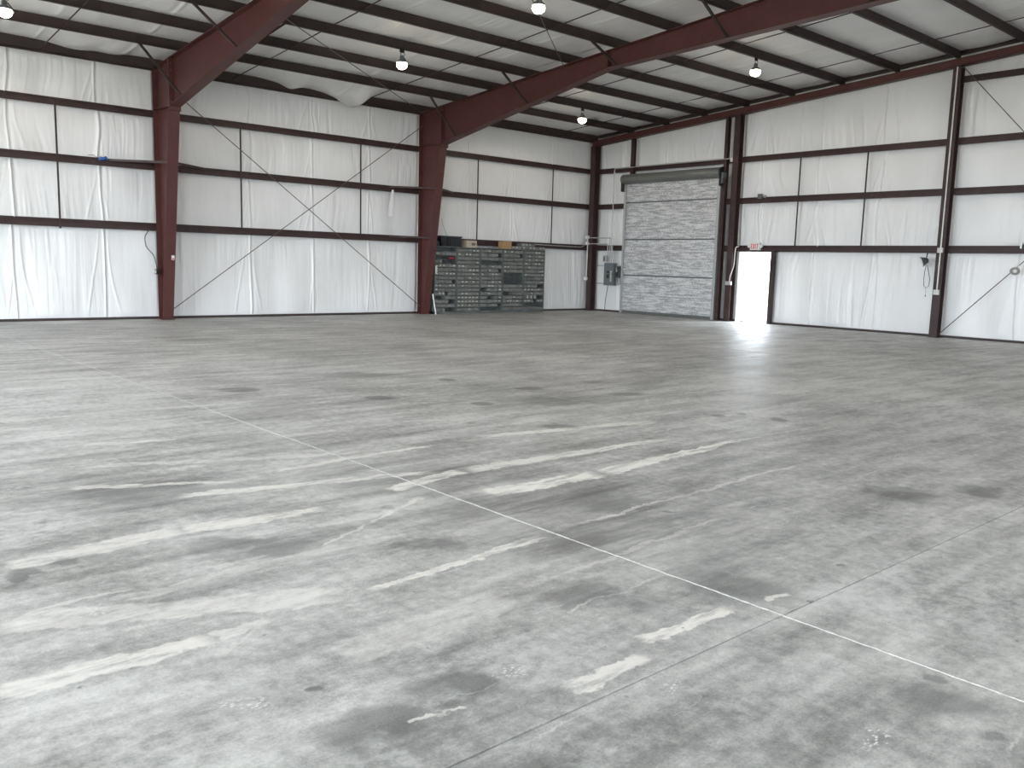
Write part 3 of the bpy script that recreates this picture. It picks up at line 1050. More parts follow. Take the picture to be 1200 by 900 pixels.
# rake beam
mb = MB()
for side in (0, 1):
    def Y(y):
        return y if side == 0 else 2 * RIDGE - y
    for (x0, x1, za, zb) in ((-0.22, -0.205, 0, 0.185), (-0.22, 0.0, 0, 0.012), (-0.22, 0.0, 0.173, 0.185), (-0.115, -0.105, 0, 0.185)):
        mb.prism([(Y(-0.05), 5.75 + za), (Y(RIDGE), 5.75 + 0.0745 * 18.3 + za), (Y(RIDGE), 5.75 + 0.0745 * 18.3 + zb), (Y(-0.05), 5.75 + zb)], 0, x0, x1)
tag(mb.build('rake_beam', 'frame'), 'sloping dark red beam along the top of the end wall', 'beam')
mb = MB()
mb.prism([(-0.05, zroof(-0.05) + 0.12), (RIDGE, zroof(RIDGE) + 0.12), (RIDGE, zroof(RIDGE) + CEIL - 0.01), (-0.05, zroof(-0.05) + CEIL - 0.01)], 0, 0.05, 0.19)
t1 = struct(mb.build('trim_1', 'purlin'))


# end wall columns
def wall_column(y, zt, label, wdt=0.2, dep=0.22, name='wall_column', cut=None):
    root = empty(name, (-dep / 2, y - wdt / 2, 0))
    tag(root, label, 'column', 'end wall columns')
    z0 = cut or 0.012
    mb = MB().box(-dep, -dep + 0.012, y, y - wdt, z0, zt).box(-0.012, -0.001, y, y - wdt, z0, zt).box(-dep + 0.012, -0.012, y - wdt / 2 - 0.005, y - wdt / 2 + 0.005, z0, zt)
    mb.build('shaft', 'girt', root)
    if not cut:
        B(-dep - 0.03, 0.0, y + 0.03, y - wdt - 0.03, 0, 0.012).build('base_plate', 'girt', root)
    return root


def rk(y):
    return 5.75 - 0.0745 * y


wall_column(-0.03, rk(-0.1), 'dark steel column standing in the far corner of the building', wdt=0.22, dep=0.26)
wall_column(-5.92, rk(-6), 'dark red steel column between the roll-up door and the exit doorway')
wall_column(-12.18, rk(-12.2), 'dark red steel column at the right with a white conduit on it')
wall_column(-5.54, rk(-5.6), 'slim dark jamb column right against the roll-up door', wdt=0.11, dep=0.14)
wall_column(-1.74, rk(-1.8), 'short dark jamb post above the left end of the door hood', wdt=0.15, dep=0.1, cut=4.3)
wall_column(-18.2, rk(-18.2), 'dark steel column far along the end wall under the ridge')


# bracing rods
def rod(p, q, r, label, mat='rod', name='brace_rod', group='wall brace rods'):
    o = MB().tube([p, q], r, 6).build(name, mat)
    return tag(o, label, 'rod', group)


rod((-15.05, -0.10, 5.60), (-7.55, -0.10, 0.22), 0.011, 'thin diagonal brace rod falling to the right across the left wall')
rod((-15.05, -0.135, 0.22), (-7.55, -0.135, 5.56), 0.011, 'thin diagonal brace rod rising to the right across the left wall')
rod((-0.06, -12.33, 0.05), (-0.06, -18.1, 6.05), 0.011, 'thin diagonal brace rod rising rightwards low on the end wall, through a round lamp')
rod((-0.095, -12.40, 6.62), (-0.095, -18.1, 0.25), 0.011, 'thin diagonal brace rod falling rightwards from the top right column')
rod((-7.55, -0.15, 5.90), (-15.1, -5.75, 6.24), 0.010, 'thin diagonal roof rod between the red frames near the left wall', group='roof brace rods')
rod((-7.55, -6.05, 6.30), (-15.1, -11.9, 6.70), 0.010, 'thin diagonal roof rod beside the top middle lamp', group='roof brace rods')

# ------------------------------------------------------------------ roll-up door
rd = empty('roll_up_door', (-0.1, -3.5, 0))
tag(rd, 'tall silver foil-insulated roll-up door with a grey hood', 'door')
for k, (z0, z1) in enumerate(((0.10, 1.285), (1.325, 2.495), (2.535, 3.735), (3.775, 4.48))):
    nu, nv = 170, int((z1 - z0) / 0.016)
    U, V = np.meshgrid(np.linspace(-1.63, -5.42, nu), np.linspace(0, 1, nv))
    Z = z0 + (z1 - z0) * V
    e = np.minimum(1, np.minimum(V, 1 - V) * 14)
    d = 0.010 * vnoise(U / 0.5, Z / 0.045, 70 + k) + 0.006 * vnoise(U / 0.09, Z / 0.05, 80 + k) + 0.006 * np.sin(Z * 2 * math.pi / 0.09)
    X = -0.085 - (0.022 + d) * e
    grid_obj('foil_section', np.stack([X, U, Z], -1)[:, ::-1], 'foil', rd)
for z in (1.305, 2.515, 3.755):
    B(-0.088, -0.06, -1.63, -5.42, z - 0.022, z + 0.022).build('seam_strip', 'panel_grey', rd)
B(-0.075, -0.05, -1.62, -5.43, 0.02, 4.5).build('curtain', 'galv', rd)
mb = MB().box(-0.12, -0.05, -1.66, -5.40, 0.012, 0.10).box(-0.16, -0.05, -1.66, -5.40, 0.012, 0.03)
mb.build('bottom_bar', 'hood', rd)
for y0, y1 in ((-1.575, -1.665), (-5.39, -5.49)):
    MB().box(-0.16, -0.145, y0, y1, 0, 4.42).box(-0.145, 0.0, y0 if y0 > -3 else y1, (y0 - 0.015) if y0 > -3 else (y1 + 0.015), 0, 4.42).box(-0.06, -0.045, y0, y1, 0, 4.42).build('track', 'galv', rd)
hd = MB().lathe([(0.05, 0.0), (0.15, 0.0), (0.165, 0.02), (0.165, 4.00), (0.155, 4.02)], (-0.20, -1.53, 4.53), (0, -1, 0), 28).build('hood', 'hood', rd, True)
MB().lathe([(0.168, 0), (0.168, 0.05), (0.12, 0.055), (0.12, 0.02), (0.02, 0.02)], (-0.20, -5.53, 4.53), (0, -1, 0), 28).build('end_cap', 'dark', hd, True)
for y in (-1.56, -5.55):
    MB().box(-0.32, -0.02, y - 0.008, y + 0.008, 4.12, 4.60).build('bracket', 'dark', rd)
MB().box(-0.30, -0.14, -5.60, -5.68, 4.36, 4.52).box(-0.25, -0.18, -5.55, -5.62, 4.2, 4.4).build('tension_wheel_bracket', 'panel_grey', rd)

# ------------------------------------------------------------------ walk door: open doorway to daylight
d1 = struct(empty('door_1', (0.1, -6.75, 0)))
mb = MB().box(0.02, 0.32, -6.175, -6.215, 0, 2.17).box(0.02, 0.32, -7.285, -7.325, 0, 2.17).box(0.02, 0.32, -6.175, -7.325, 2.13, 2.17)
mb.build('door_frame', 'white_paint', d1)
B(-0.02, 0.10, -7.33, -7.43, 0, 2.2).build('jamb_stud', 'purlin', d1)
B(0.04, 0.30, -6.215, -7.285, 0.0, 0.012).build('threshold', 'galv', d1)
lf = B(0.36, 1.44, -7.33, -7.375, 0.02, 2.14).build('door_leaf', 'white_paint', d1)
MB().lathe([(0.028, 0), (0.028, 0.05), (0.01, 0.05)], (1.36, -7.33, 1.02), (0, 1, 0), 12).build('handle', 'galv', lf, True)
ds = MB().prism([(-0.02, 0.0), (0.1, 0.0), (0.1, 0.05), (-0.02, 0.015)], 1, -6.38, -6.43)
tag(ds.build('door_stop', 'rubber'), 'tiny black wedge on the floor in the open doorway', 'door stop')

# exit sign
es = empty('exit_sign', (-0.06, -6.79, 2.2))
tag(es, 'white exit sign with red letters above the open doorway', 'exit sign')
B(-0.085, -0.002, -6.63, -6.96, 2.19, 2.40).build('housing', 'white_paint', es)
mb = MB()
xf0, xf1 = -0.089, -0.084


def stroke(y0, y1, z0, z1):
    mb.box(xf0, xf1, y0, y1, z0, z1)


lh0, lh1, sw = 2.225, 2.365, 0.018
y = -6.665                                        # E
stroke(y, y - sw, lh0, lh1)
for z in (lh0, (lh0 + lh1) / 2 - sw / 2, lh1 - sw):
    stroke(y, y - 0.052, z, z + sw)
y = -6.735                                        # X
for a, b in ((lh0, lh1), (lh1, lh0)):
    mb.bar(((xf0 + xf1) / 2, y - 0.008, a), ((xf0 + xf1) / 2, y - 0.052, b), 0.005, 0.02, (1, 0, 0)) if False else mb.prism([(y - 0.0, a), (y - 0.02, a), (y - 0.062, b), (y - 0.042, b)], 0, xf0, xf1)
stroke(-6.815, -6.815 - sw, lh0, lh1)             # I
stroke(-6.853, -6.853 - 0.066, lh1 - sw, lh1)     # T
stroke(-6.877, -6.877 - sw, lh0, lh1)
mb.build('lettering', 'exit_red', es)
for yy in (-6.585, -7.005):
    hd_ = MB().lathe([(0.02, -0.06), (0.045, -0.03), (0.05, 0.0), (0.045, 0.005)], (-0.08, yy, 2.30), (-1, 0, -0.3), 14).build('lamp_head', 'white_paint', es, True)
    MB().box(-0.06, -0.03, yy - 0.045, yy + 0.045, 2.285, 2.30).build('arm', 'white_paint', es)


# ------------------------------------------------------------------ electrical
def conduit(pts, r, label, mat='conduit', cat='conduit', name='conduit', group='electrical conduits'):
    # round the corners a little
    P = [Vector(p) for p in pts]
    out = [P[0]]
    for i in range(1, len(P) - 1):
        a, b, c = P[i - 1], P[i], P[i + 1]
        ra = min(0.08, (a - b).length * 0.4)
        rc = min(0.08, (c - b).length * 0.4)
        p0, p1 = b + (a - b).normalized() * ra, b + (c - b).normalized() * rc
        for t in (0, 0.33, 0.66, 1):
            out.append((p0 * (1 - t) + b * t) * (1 - t) + (b * (1 - t) + p1 * t) * t)
    out.append(P[-1])
    return tag(MB().tube(out, r, 8).build(name, mat, None, True), label, cat, group)


ep = empty('electrical_panel', (-0.1, -1.05, 0.93))
tag(ep, 'grey electrical breaker panel mounted between corner and roll-up door', 'electrical panel')
B(-0.20, -0.06, -0.82, -1.28, 0.93, 1.71).build('enclosure', 'panel_grey', ep)
dr = B(-0.21, -0.20, -0.85, -1.25, 0.96, 1.68).build('cover', 'panel_grey', ep)
B(-0.214, -0.208, -0.96, -1.08, 1.36, 1.43).build('breaker_row', 'dark', dr)
B(-0.214, -0.208, -0.96, -1.08, 1.18, 1.32).build('breaker_row', 'dark', dr)
B(-0.216, -0.21, -1.13, -1.20, 1.06, 1.44).build('directory_card', 'label', dr)
B(-0.22, -0.21, -1.215, -1.235, 1.28, 1.36).build('latch', 'dark', dr)
sw_ = empty('disconnect_switch', (-0.1, -1.41, 1.2))
tag(sw_, 'small dark grey disconnect box right of the breaker panel', 'switch box')
B(-0.17, -0.06, -1.335, -1.485, 1.20, 1.60).build('enclosure', 'panel_grey', sw_)
B(-0.175, -0.17, -1.35, -1.47, 1.22, 1.58).build('cover', 'dark', sw_)
B(-0.20, -0.175, -1.38, -1.42, 1.40, 1.50).build('lever', 'galv', sw_)
B(-0.18, -0.172, -1.36, -1.40, 1.50, 1.56).build('label_plate', 'label', sw_)
mt = empty('meter_box', (-0.1, -0.78, 1.75))
tag(mt, 'small pale box with grey face just above the breaker panel', 'box')
B(-0.16, -0.06, -0.71, -0.86, 1.74, 1.98).build('enclosure', 'conduit', mt)
B(-0.166, -0.16, -0.735, -0.81, 1.78, 1.93).build('face', 'panel_grey', mt)
for z, n_ in ((1.61, 'upper'), (0.985, 'lower')):
    tag(MB().box(-0.06, -0.02, -0.30, -1.58, z - 0.02, z + 0.02).box(-0.065, -0.06, -0.30, -1.58, z - 0.02, z - 0.008).box(-0.065, -0.06, -0.30, -1.58, z + 0.008, z + 0.02).build('strut_rail', 'galv'), f'{n_} horizontal strut rail carrying the breaker panel', 'rail', 'panel strut rails')
cx = -0.12
conduit([(cx, -0.98, 1.71), (cx, -0.98, 1.78), (cx, -0.88, 2.06), (cx, -0.88, 2.37), (cx, -0.55, 2.37), (-0.29, -0.32, 2.37), (-0.29, -0.13, 2.37)], 0.016, 'grey conduit bending from panel to corner column at girt level')
conduit([(cx, -1.07, 1.71), (cx, -1.07, 1.76), (cx, -0.98, 2.08), (cx, -0.98, 2.58), (cx, -0.55, 2.58), (-0.29, -0.32, 2.58), (-0.29, -0.13, 2.58)], 0.016, 'grey conduit bending from panel to corner column above the girt')
conduit([(cx, -1.16, 1.71), (cx, -1.16, 1.78), (cx, -1.05, 2.10), (cx, -1.05, 4.93), (-0.165, -1.16, 4.93), (-0.165, -5.80, 4.93)], 0.016, 'tall conduit rising from the panel then running over the roll-up door')
conduit([(cx, -1.23, 1.71), (cx, -1.23, 1.80), (cx, -1.10, 2.12), (cx, -1.10, 2.30)], 0.014, 'short bent conduit at the right top of the breaker panel')
conduit([(-0.08, -0.92, 0.93), (-0.07, -0.88, 0.70), (0.02, -0.74, 0.40), (0.02, -0.72, 0.0)], 0.010, 'thin cable hanging from the breaker panel to the floor', 'dark', 'cable', 'cable', 'cables')
conduit([(-0.07, -1.485, 1.32), (-0.14, -1.53, 1.25), (-0.19, -1.60, 1.0)], 0.009, 'thin cable from the disconnect box to the door track', 'dark', 'cable', 'cable', 'cables')
conduit([(-0.29, -0.06, 2.60), (-0.29, -0.06, 1.20)], 0.018, 'white conduit running down the corner column', 'box_white')
conduit([(-3.2, -0.03, 2.26), (-0.55, -0.03, 2.24), (-0.36, -0.06, 2.36), (-0.29, -0.10, 2.40)], 0.012, 'thin grey conduit along the left wall girt into the corner', 'conduit')
for (y, z, s, d) in ((-0.06, 2.60, 0.055, 'upper box on the corner column'), (-0.06, 2.38, 0.05, 'lower box on the corner column at girt height'), (-0.04, 1.14, 0.055, 'outlet box low on the corner column')):
    jb = empty('junction_box', (-0.32, y, z - s))
    tag(jb, f'small white electrical {d}', 'junction box', 'junction boxes')
    B(-0.36, -0.265, y + s, y - s, z - s, z + s).build('body', 'box_white', jb)
    B(-0.366, -0.36, y + s * 0.85, y - s * 0.85, z - s * 0.85, z + s * 0.85).build('cover', 'box_white', jb)

# conduits on the columns of the end wall
conduit([(-0.25, -6.36, 2.30), (-0.26, -6.24, 2.26), (-0.26, -6.22, 1.70), (-0.26, -6.10, 1.36), (-0.26, -6.09, 1.2)], 0.014, 'white flexible conduit on the column left of the exit doorway', 'box_white')
conduit([(-0.02, -5.86, 4.93), (-0.02, -5.86, 2.30)], 0.011, 'thin pale conduit dropping beside the exit column', 'conduit')
conduit([(-0.24, -12.29, 6.64), (-0.24, -12.29, 1.2)], 0.018, 'long white conduit down the face of the right column', 'box_white')
for (x, y, z, wy, hz, d) in ((-0.22, -6.06, 1.17, 0.10, 0.055, 'horizontal outlet box on the column left of the exit doorway'), (-0.22, -12.29, 2.20, 0.06, 0.06, 'switch box on the right column at girt height'),
                            (-0.22, -12.29, 1.15, 0.065, 0.06, 'outlet box low on the right column'), (-0.13, -5.86, 4.90, 0.045, 0.07, 'conduit fitting beside the roll-up door hood')):
    jb = empty('junction_box', (x, y, z - hz))
    tag(jb, f'small pale {d}', 'junction box', 'junction boxes')
    B(x - 0.07, x, y + wy, y - wy, z - hz, z + hz).build('body', 'box_white', jb)
    B(x - 0.076, x - 0.07, y + wy * 0.85, y - wy * 0.85, z - hz * 0.85, z + hz * 0.85).build('cover', 'conduit', jb)
hb = empty('alarm_box', (-0.02, -6.84, 3.70))
tag(hb, 'small grey box on the girt high above the exit sign', 'box')
B(-0.07, 0.03, -6.77, -6.89, 3.70, 3.84).build('body', 'panel_grey', hb)
MB().lathe([(0.02, 0), (0.05, 0.06), (0.05, 0.065)], (0.0, -6.93, 3.76), (0, -1, 0), 12).build('horn', 'galv', hb, True)

# flood light with looped cord
fl = empty('flood_light', (-0.1, -11.82, 1.8))
tag(fl, 'small dark flood light hanging on the end wall with a looped cord', 'lamp')
MB().lathe([(0.03, -0.10), (0.07, -0.07), (0.10, 0.0), (0.13, 0.06), (0.135, 0.065)], (-0.12, -11.86, 1.93), (-0.5, 0.75, -0.35), 16).build('housing', 'green_dark', fl, True)
MB().lathe([(0.118, 0.06), (0.118, 0.068), (0.02, 0.068)], (-0.12, -11.86, 1.93), (-0.5, 0.75, -0.35), 16).build('lens', 'chrome', fl, True)
MB().bar((-0.06, -11.88, 1.98), (-0.02, -11.88, 2.14), 0.025, 0.01).build('hook', 'dark', fl)
loop = [(-0.08, -11.90, 1.84), (-0.04, -11.86, 1.65), (0.02, -11.83, 1.45), (0.02, -11.84, 1.30), (0.02, -11.90, 1.24), (0.02, -11.97, 1.30), (0.02, -11.98, 1.48), (0.0, -11.94, 1.66), (-0.05, -11.92, 1.82)]
MB().tube(loop, 0.007, 6).build('cord', 'dark', fl, True)
MB().tube([(0.02, -11.90, 1.25), (0.02, -11.905, 1.05)], 0.003, 5).lathe([(0.004, 0), (0.014, 0.01), (0.012, 0.03), (0.004, 0.04)], (0.02, -11.905, 1.02), (0, 0, 1), 8).build('pull_cord', 'dark', fl)

# round work lamp on the brace rod, right edge
rl = empty('clamp_lamp', (-0.1, -14.02, 1.63))
tag(rl, 'round silver reflector lamp clipped to the brace rod at right', 'lamp')
MB().lathe([(0.02, -0.11), (0.035, -0.06), (0.06, -0.03), (0.105, 0.03), (0.11, 0.035)], (-0.14, -14.02, 1.74), (-0.8, -0.2, -0.5), 20).build('reflector', 'chrome', rl, True)
MB().lathe([(0.02, -0.02), (0.04, 0.02), (0.045, 0.045), (0.02, 0.065)], (-0.14, -14.02, 1.74), (-0.8, -0.2, -0.5), 12).build('bulb', 'white_paint', rl, True)
MB().bar((-0.10, -14.02, 1.80), (-0.06, -14.06, 1.86), 0.03, 0.02).build('clamp', 'galv', rl)
bb = empty('ballast_box', (-0.1, -14.25, 2.255))
tag(bb, 'black box with silver bracket resting on the girt at right edge', 'box')
B(-0.10, 0.03, -14.10, -14.45, 2.26, 2.36).build('body', 'dark', bb)
MB().box(-0.11, 0.03, -14.06, -14.10, 2.258, 2.40).build('bracket', 'galv', bb)


# ------------------------------------------------------------------ ceiling lamps
def ceiling_lamp(x, k, label, lit=True):
    y = PUR[k]
    zt = zroof(y)
    root = empty('ceiling_lamp', (x, y, zt - 0.42))
    tag(root, label, 'lamp', 'lamps hung under the purlins')
    hk = MB().box(x - 0.06, x + 0.06, y - 0.05, y - 0.035, zt - 0.07, zt + 0.005)
    hk.tube([(x - 0.02, y - 0.04, zt - 0.06), (x - 0.035, y - 0.04, zt - 0.13), (x, y - 0.04, zt - 0.16)], 0.008, 6)
    hk.tube([(x + 0.04, y - 0.04, zt - 0.05), (x + 0.08, y - 0.04, zt - 0.10), (x + 0.03, y - 0.04, zt - 0.15)], 0.007, 6)
    hk.build('bracket', 'dark', root)
    MB().lathe([(0.03, 0.0), (0.045, -0.02), (0.05, -0.08), (0.11, -0.125), (0.132, -0.165), (0.128, -0.166), (0.05, -0.14)], (x, y - 0.04, zt - 0.13), (0, 0, 1), 18).build('housing', 'panel_grey', root, True)
    le = MB().lathe([(0.112, 0.0), (0.122, -0.03), (0.12, -0.065), (0.102, -0.1), (0.067, -0.128), (0.02, -0.142)], (x, y - 0.04, zt - 0.292), (0, 0, 1), 22).build('lens', 'lens', root, True)
    MB().tube([(x + 0.05, y - 0.04, zt - 0.16), (x + 0.14, y - 0.04, zt - 0.27), (x + 0.15, y - 0.04, zt - 0.33)], 0.01, 6).build('lead', 'dark', root)
    ld = bpy.data.lights.new('lamp_glow', 'SPOT')      # reflector lamp: throws its light down and sideways
    ld.energy = LAMP_WATT
    ld.spot_size = math.radians(176)
    ld.spot_blend = 0.12
    ld.color = (1.0, 0.86, 0.70)
    ld.shadow_soft_size = 0.12
    lo = bpy.data.objects.new('lamp_glow', ld)
    COL.objects.link(lo)
    lo.parent = root
    lo.location = (0, -0.04, -0.16)
    return root


ceiling_lamp(-11.4, 2, 'glowing ceiling lamp left of centre between the two red rafters, lower one')
ceiling_lamp(-4.0, 1, 'glowing ceiling lamp nearest the far corner above the cabinets')
ceiling_lamp(-4.25, 5, 'glowing ceiling lamp nearest the end wall, right of the middle rafter')
ceiling_lamp(-11.4, 5, 'glowing ceiling lamp at the top middle edge of the picture')
ceiling_lamp(-19.0, 1, 'glowing ceiling lamp at the top left corner of the picture')
ceiling_lamp(-19.0, 5, 'added unseen ceiling lamp overhead to the left, out of the picture')  # this and the next two: extra lamps outside the view, added for even light
ceiling_lamp(-11.4, 10, 'added unseen ceiling lamp overhead to the right, out of the picture')
ceiling_lamp(-4.25, 10, 'added unseen ceiling lamp high on the right, just out of the picture')

# ------------------------------------------------------------------ parts cabinets
def drawer_mesh(wd, h):
    mb = MB()
    mb.box(-wd / 2, wd / 2, 0.0, 0.24, 0, h * 0.93)
    mb.box(-wd / 2 - 0.001, wd / 2 + 0.001, -0.012, 0.0, -0.002, h * 0.80)
    mb.box(-wd * 0.22, wd * 0.22, -0.026, -0.012, h * 0.12, h * 0.25)
    me = bpy.data.meshes.new('drawer')
    me.from_pydata(mb.v, [], mb.f)
    me.materials.append(M['drawer'])
    return me


def card_mesh(wd, h):
    mb = MB().box(-wd * 0.26, wd * 0.26, -0.016, -0.012, h * 0.36, h * 0.66)
    me = bpy.data.meshes.new('label_card')
    me.from_pydata(mb.v, [], mb.f)
    me.materials.append(M['label'])
    return me


UX = [-7.24, -6.39, -5.46, -4.51, -3.60, -2.64]
YF, YB = -0.36, -0.06
CABL = ['grey steel parts cabinet beside the red column, with gaps and open shelves',
        'grey steel parts cabinet, second from the red column, full of labelled drawers',
        'grey steel parts cabinet in the middle of the five',
        'grey steel parts cabinet, fourth from the red column, with dark empty shelves',
        'grey steel parts cabinet farthest from the red column, piled with loose bins']
tops = [2.06, 2.05, 2.06, 2.06, 2.06]
spots = {}
for ui in range(5):
    x0, x1 = UX[ui] + 0.008, UX[ui + 1] - 0.008
    zt = tops[ui]
    root = empty('parts_cabinet', ((x0 + x1) / 2, YF, 0))
    tag(root, CABL[ui], 'cabinet', 'parts cabinets along the left wall')
    for xx in (x0, x1 - 0.02):
        MB().box(xx, xx + 0.02, YF, YB, 0, zt).box(xx - (0.0 if xx == x0 else 0.008), xx + 0.028 if xx == x0 else xx + 0.02, YF - 0.004, YF, 0, zt).build('side_panel', 'cab', root)
    B(x0, x1, YB - 0.008, YB, 0.02, zt).build('back_panel', 'cab', root)
    B(x0, x1, YF - 0.006, YB, zt - 0.025, zt).build('top', 'cab', root)
    B(x0, x1, YF, YB, 0.0, 0.07).build('plinth', 'cab', root)
    nr = 16
    zlo, zhi = 0.075, zt - 0.03
    rh = (zhi - zlo) / nr
    ncol = 6
    cw = (x1 - x0 - 0.048) / ncol
    dme, cme = drawer_mesh(cw - 0.012, rh - 0.024), card_mesh(cw - 0.012, rh - 0.024)
    rnd = random.Random(50 + ui)
    # rows left open (shelf visible, drawers out), counted from the floor
    openrow = {0: {15: range(0, 6), 13: range(0, 6), 12: range(2, 6), 3: range(0, 3), 2: range(4, 6), 0: range(3, 6)}, 1: {},
               2: {12: range(0, 6), 0: range(0, 6), 5: range(0, 2)}, 3: {9: range(0, 6), 8: range(0, 6), 7: range(0, 6), 4: range(0, 3)},
               4: {3: range(0, 6), 1: range(0, 6), 6: range(4, 6)}}[ui]
    for r in range(nr):
        z = zlo + r * rh
        B(x0 + 0.02, x1 - 0.02, YF + 0.002, YB - 0.01, z, z + 0.010).build('shelf', 'cab', root)
        for c in range(ncol):
            if r in openrow and c in openrow[r]:
                continue
            if ui != 1 and rnd.random() < 0.03:
                continue
            o = bpy.data.objects.new('drawer', dme)
            COL.objects.link(o)
            o.parent = root
            push = rnd.uniform(0.0, 0.018) if ui != 1 else rnd.uniform(0, 0.006)
            o.location = (x0 + 0.024 + cw * (c + 0.5) - (x0 + x1) / 2, push + 0.008, z + 0.013)
            pc = (0.12, 0.42, 0.2, 0.16, 0.33)[ui]
            if ui == 1 and r in (2, 3):
                pc = 1.0
            if rnd.random() < pc:
                q = bpy.data.objects.new('label_card', cme)
                COL.objects.link(q)
                q.parent = o
    ORG[root.name] = Vector(root.location)
    if ui == 0:
        cz = zlo + 13 * rh + 0.010
        t = MB().tube([(x1 - 0.26, YF + 0.06, cz + 0.03), (x1 - 0.14, YF + 0.05, cz + 0.035), (x1 - 0.05, YF + 0.06, cz + 0.03)], [0.022, 0.034, 0.02], 10)
        tag(t.build('plastic_bottle', 'red', None, True), 'red plastic bottle lying on a shelf of the leftmost cabinet', 'bottle')
    if ui == 4:
        cz = zlo + 3 * rh + 0.010
        for k in range(8):
            xx = x0 + 0.22 + 0.055 * k
            o = B(xx, xx + 0.04, YF + 0.03, YF + 0.24, cz, cz + 0.10 - 0.01 * (k % 3)).build('paper_binder', 'drawer' if k % 3 else 'label')
            tag(o, f'thin binder on a low shelf of the last cabinet, {ORD[k]} from the left', 'binder', 'binders in the last cabinet')
# white outlet plate on the side of the first cabinet
pl = B(-7.215, -7.135, YF - 0.03, YF - 0.012, 1.22, 1.47).build('wall_plate', 'white_paint')
tag(pl, 'white plate with dark slots on the left edge of the first cabinet', 'plate')
for z in (1.27, 1.345, 1.42):
    B(-7.165, -7.145, YF - 0.034, YF - 0.028, z - 0.022, z + 0.022).build('slot', 'dark', pl)
# leaning strip by the first cabinet
tag(MB().bar((-7.20, YF - 0.06, 0.0), (-7.27, YF + 0.02, 0.62), 0.012, 0.03).build('metal_strip', 'conduit'), 'thin pale metal strip leaning at the foot of the first cabinet', 'strip')

# things on top of the cabinets
bt = empty('storage_tote', (-6.6, -0.2, 2.06))
tag(bt, 'black plastic storage tote on top of the cabinets', 'tote')
mb = MB().prism([(-6.96, 2.062), (-6.24, 2.062), (-6.21, 2.34), (-6.99, 2.34)], 1, YF + 0.02, YB + 0.0)
mb.build('body', 'black_tote', bt)
MB().box(-7.01, -6.19, YF, YB + 0.01, 2.335, 2.375).build('rim', 'black_tote', bt)
for xx in np.linspace(-6.92, -6.28, 9):
    B(xx - 0.012, xx + 0.012, YF + 0.005, YF + 0.025, 2.07, 2.335).build('rib', 'black_tote', bt)
ot = MB().box(-7.22, -7.03, YF + 0.04, YB, 2.062, 2.19).box(-7.20, -7.05, YF + 0.06, YB - 0.03, 2.19, 2.22)
tag(ot.build('tool_case', 'dark'), 'black case between the red column and the black tote', 'case')


def carton(x0, x1, z0, z1, y0, y1, m, label):
    root = empty('cardboard_box', ((x0 + x1) / 2, (y0 + y1) / 2, z0))
    tag(root, label, 'box', 'boxes on the cabinets')
    B(x0, x1, y0, y1, z0, z1 - 0.004).build('body', m, root)
    xm = (y0 + y1) / 2
    B(x0, x1, y0, xm - 0.002, z1 - 0.004, z1).build('flap', m, root)
    B(x0, x1, xm + 0.002, y1, z1 - 0.004, z1).build('flap', m, root)
    return root


c1 = carton(-6.0, -5.60, 2.052, 2.27, YF + 0.01, YB, 'card_pale', 'pale cardboard box with a dark printed patch on the cabinets')
B(-5.80, -5.66, YF + 0.005, YF + 0.012, 2.12, 2.20).build('printed_patch', 'cab', c1)
carton(-4.51, -4.16, 2.062, 2.30, YF + 0.0, YB - 0.05, 'card', 'plain brown cardboard box on top of the fourth cabinet')
tme, tcm = drawer_mesh(0.142, 0.105), card_mesh(0.142, 0.105)


def loose(x, z, label, grp):
    root = bpy.data.objects.new('parts_bin', tme)
    COL.objects.link(root)
    root.location = (x, YF + 0.03, z)
    tag(root, label, 'bin', grp)
    if random.random() < 0.5:
        q = bpy.data.objects.new('label_card', tcm)
        COL.objects.link(q)
        q.parent = root


for k in range(3):
    loose(-4.06 + 0.148 * k, 2.064, f'grey metal parts bin right of the brown cardboard box, {ORD[k]} in the row', 'loose bins beside the brown box')
for k in range(7):
    loose(-3.59 + 0.148 * k, 2.064, f'grey metal parts bin, {ORD[k]} from left in the lower row atop the last cabinet', 'lower row of loose bins')
for k in range(4):
    loose(-3.62 + 0.148 * k, 2.166, f'grey metal parts bin, {ORD[k]} from left in the upper row atop the last cabinet', 'upper row of loose bins')

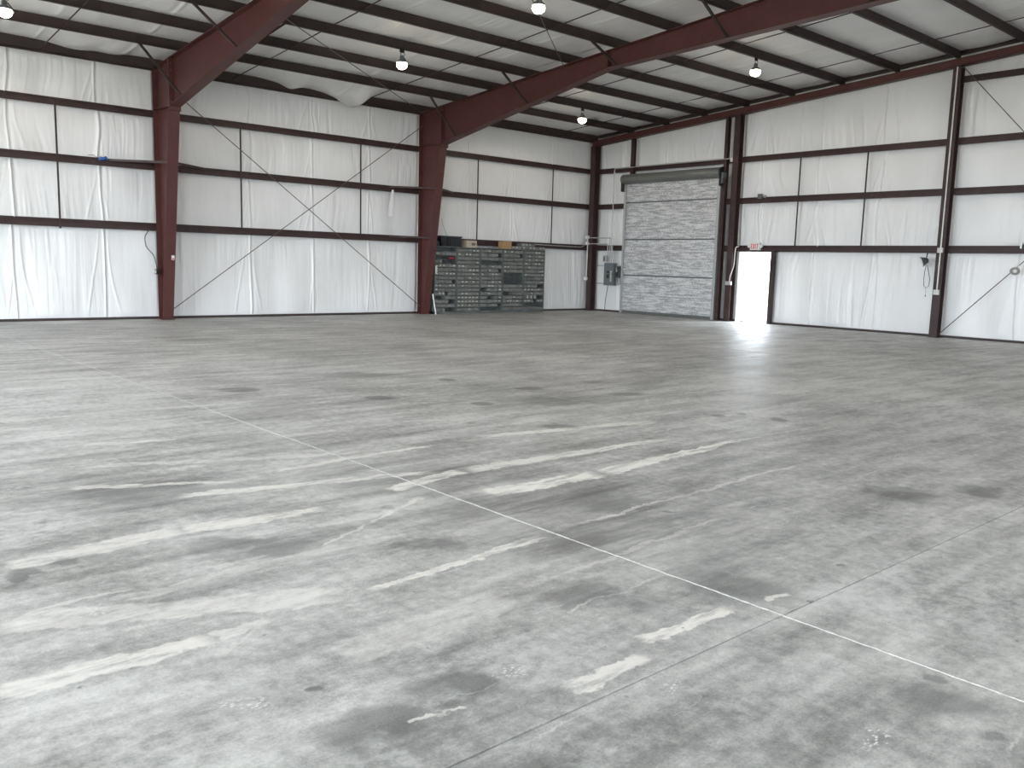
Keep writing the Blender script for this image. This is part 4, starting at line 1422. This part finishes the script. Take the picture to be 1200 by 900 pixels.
# ------------------------------------------------------------------ small things on the left wall
bl_ = MB()
pts = [(-16.58, -0.02, 3.695), (-16.53, -0.03, 3.74), (-16.48, -0.035, 3.73), (-16.43, -0.03, 3.76), (-16.38, -0.02, 3.71)]
bl_.tube(pts, [0.02, 0.045, 0.035, 0.04, 0.015], 8)
tag(bl_.build('blue_rag', 'blue', None, True), 'blue rag caught on the middle girt of the left wall', 'rag')
tag(MB().tube([(-16.80, 0.0, 3.79), (-16.70, -0.03, 3.80), (-16.60, -0.02, 3.74), (-16.55, 0.0, 3.70)], 0.006, 5).build('loose_wire', 'rod', None, True), 'thin loose wire curling beside the blue rag', 'wire')
st = MB()
n = 14
vs, fs = [], []
for i in range(n):
    t = i / (n - 1)
    z = 3.63 - 0.76 * t
    xc_ = -8.53 - 0.02 * math.sin(3 * t) - 0.06 * t
    wd = 0.03 + 0.05 * t * (1 - 0.3 * math.sin(9 * t))
    yy = -0.02 - 0.02 * math.sin(5 * t)
    vs += [(xc_ - wd, yy, z), (xc_ + wd, yy - 0.012, z), (xc_ + wd, yy - 0.006, z), (xc_ - wd, yy + 0.006, z)]
for i in range(n - 1):
    for k in range(4):
        a, b = i * 4 + k, i * 4 + (k + 1) % 4
        fs.append((a, b, b + 4, a + 4))
fs += [(3, 2, 1, 0), ((n - 1) * 4, (n - 1) * 4 + 1, (n - 1) * 4 + 2, (n - 1) * 4 + 3)]
st.add(vs, fs)
tag(st.build('torn_strip', 'vinyl', None, True), 'torn white strip hanging from the middle girt left of the cabinets column', 'strip')
# on the left red column
lb = B(-15.16, -15.09, -0.530, -0.512, 1.45, 1.56).build('notice_label', 'white_paint')
tag(lb, 'small white label stuck on the left red column', 'label')
B(-15.15, -15.10, -0.534, -0.530, 1.46, 1.49).build('printed_stripe', 'exit_red', lb)
ob = empty('outlet_box', (-15.35, -0.1, 1.10))
tag(ob, 'small black outlet box on the edge of the left red column', 'outlet box')
B(-15.40, -15.33, -0.16, -0.04, 1.10, 1.22).build('body', 'dark', ob)
B(-15.41, -15.40, -0.15, -0.05, 1.12, 1.20).build('cover', 'galv', ob)
conduit([(-15.50, -0.04, 2.16), (-15.62, -0.05, 2.0), (-15.60, -0.06, 1.75), (-15.42, -0.08, 1.55), (-15.36, -0.10, 1.22)], 0.012, 'thin cable looping from the girt to the black outlet box', 'rod', 'cable', 'cable', 'cables')
conduit([(-6.75, -0.02, 2.9), (-6.70, -0.10, 2.6), (-6.65, -0.2, 2.38)], 0.005, 'thin wire hanging down behind the black tote', 'rod', 'cable', 'cable', 'cables')
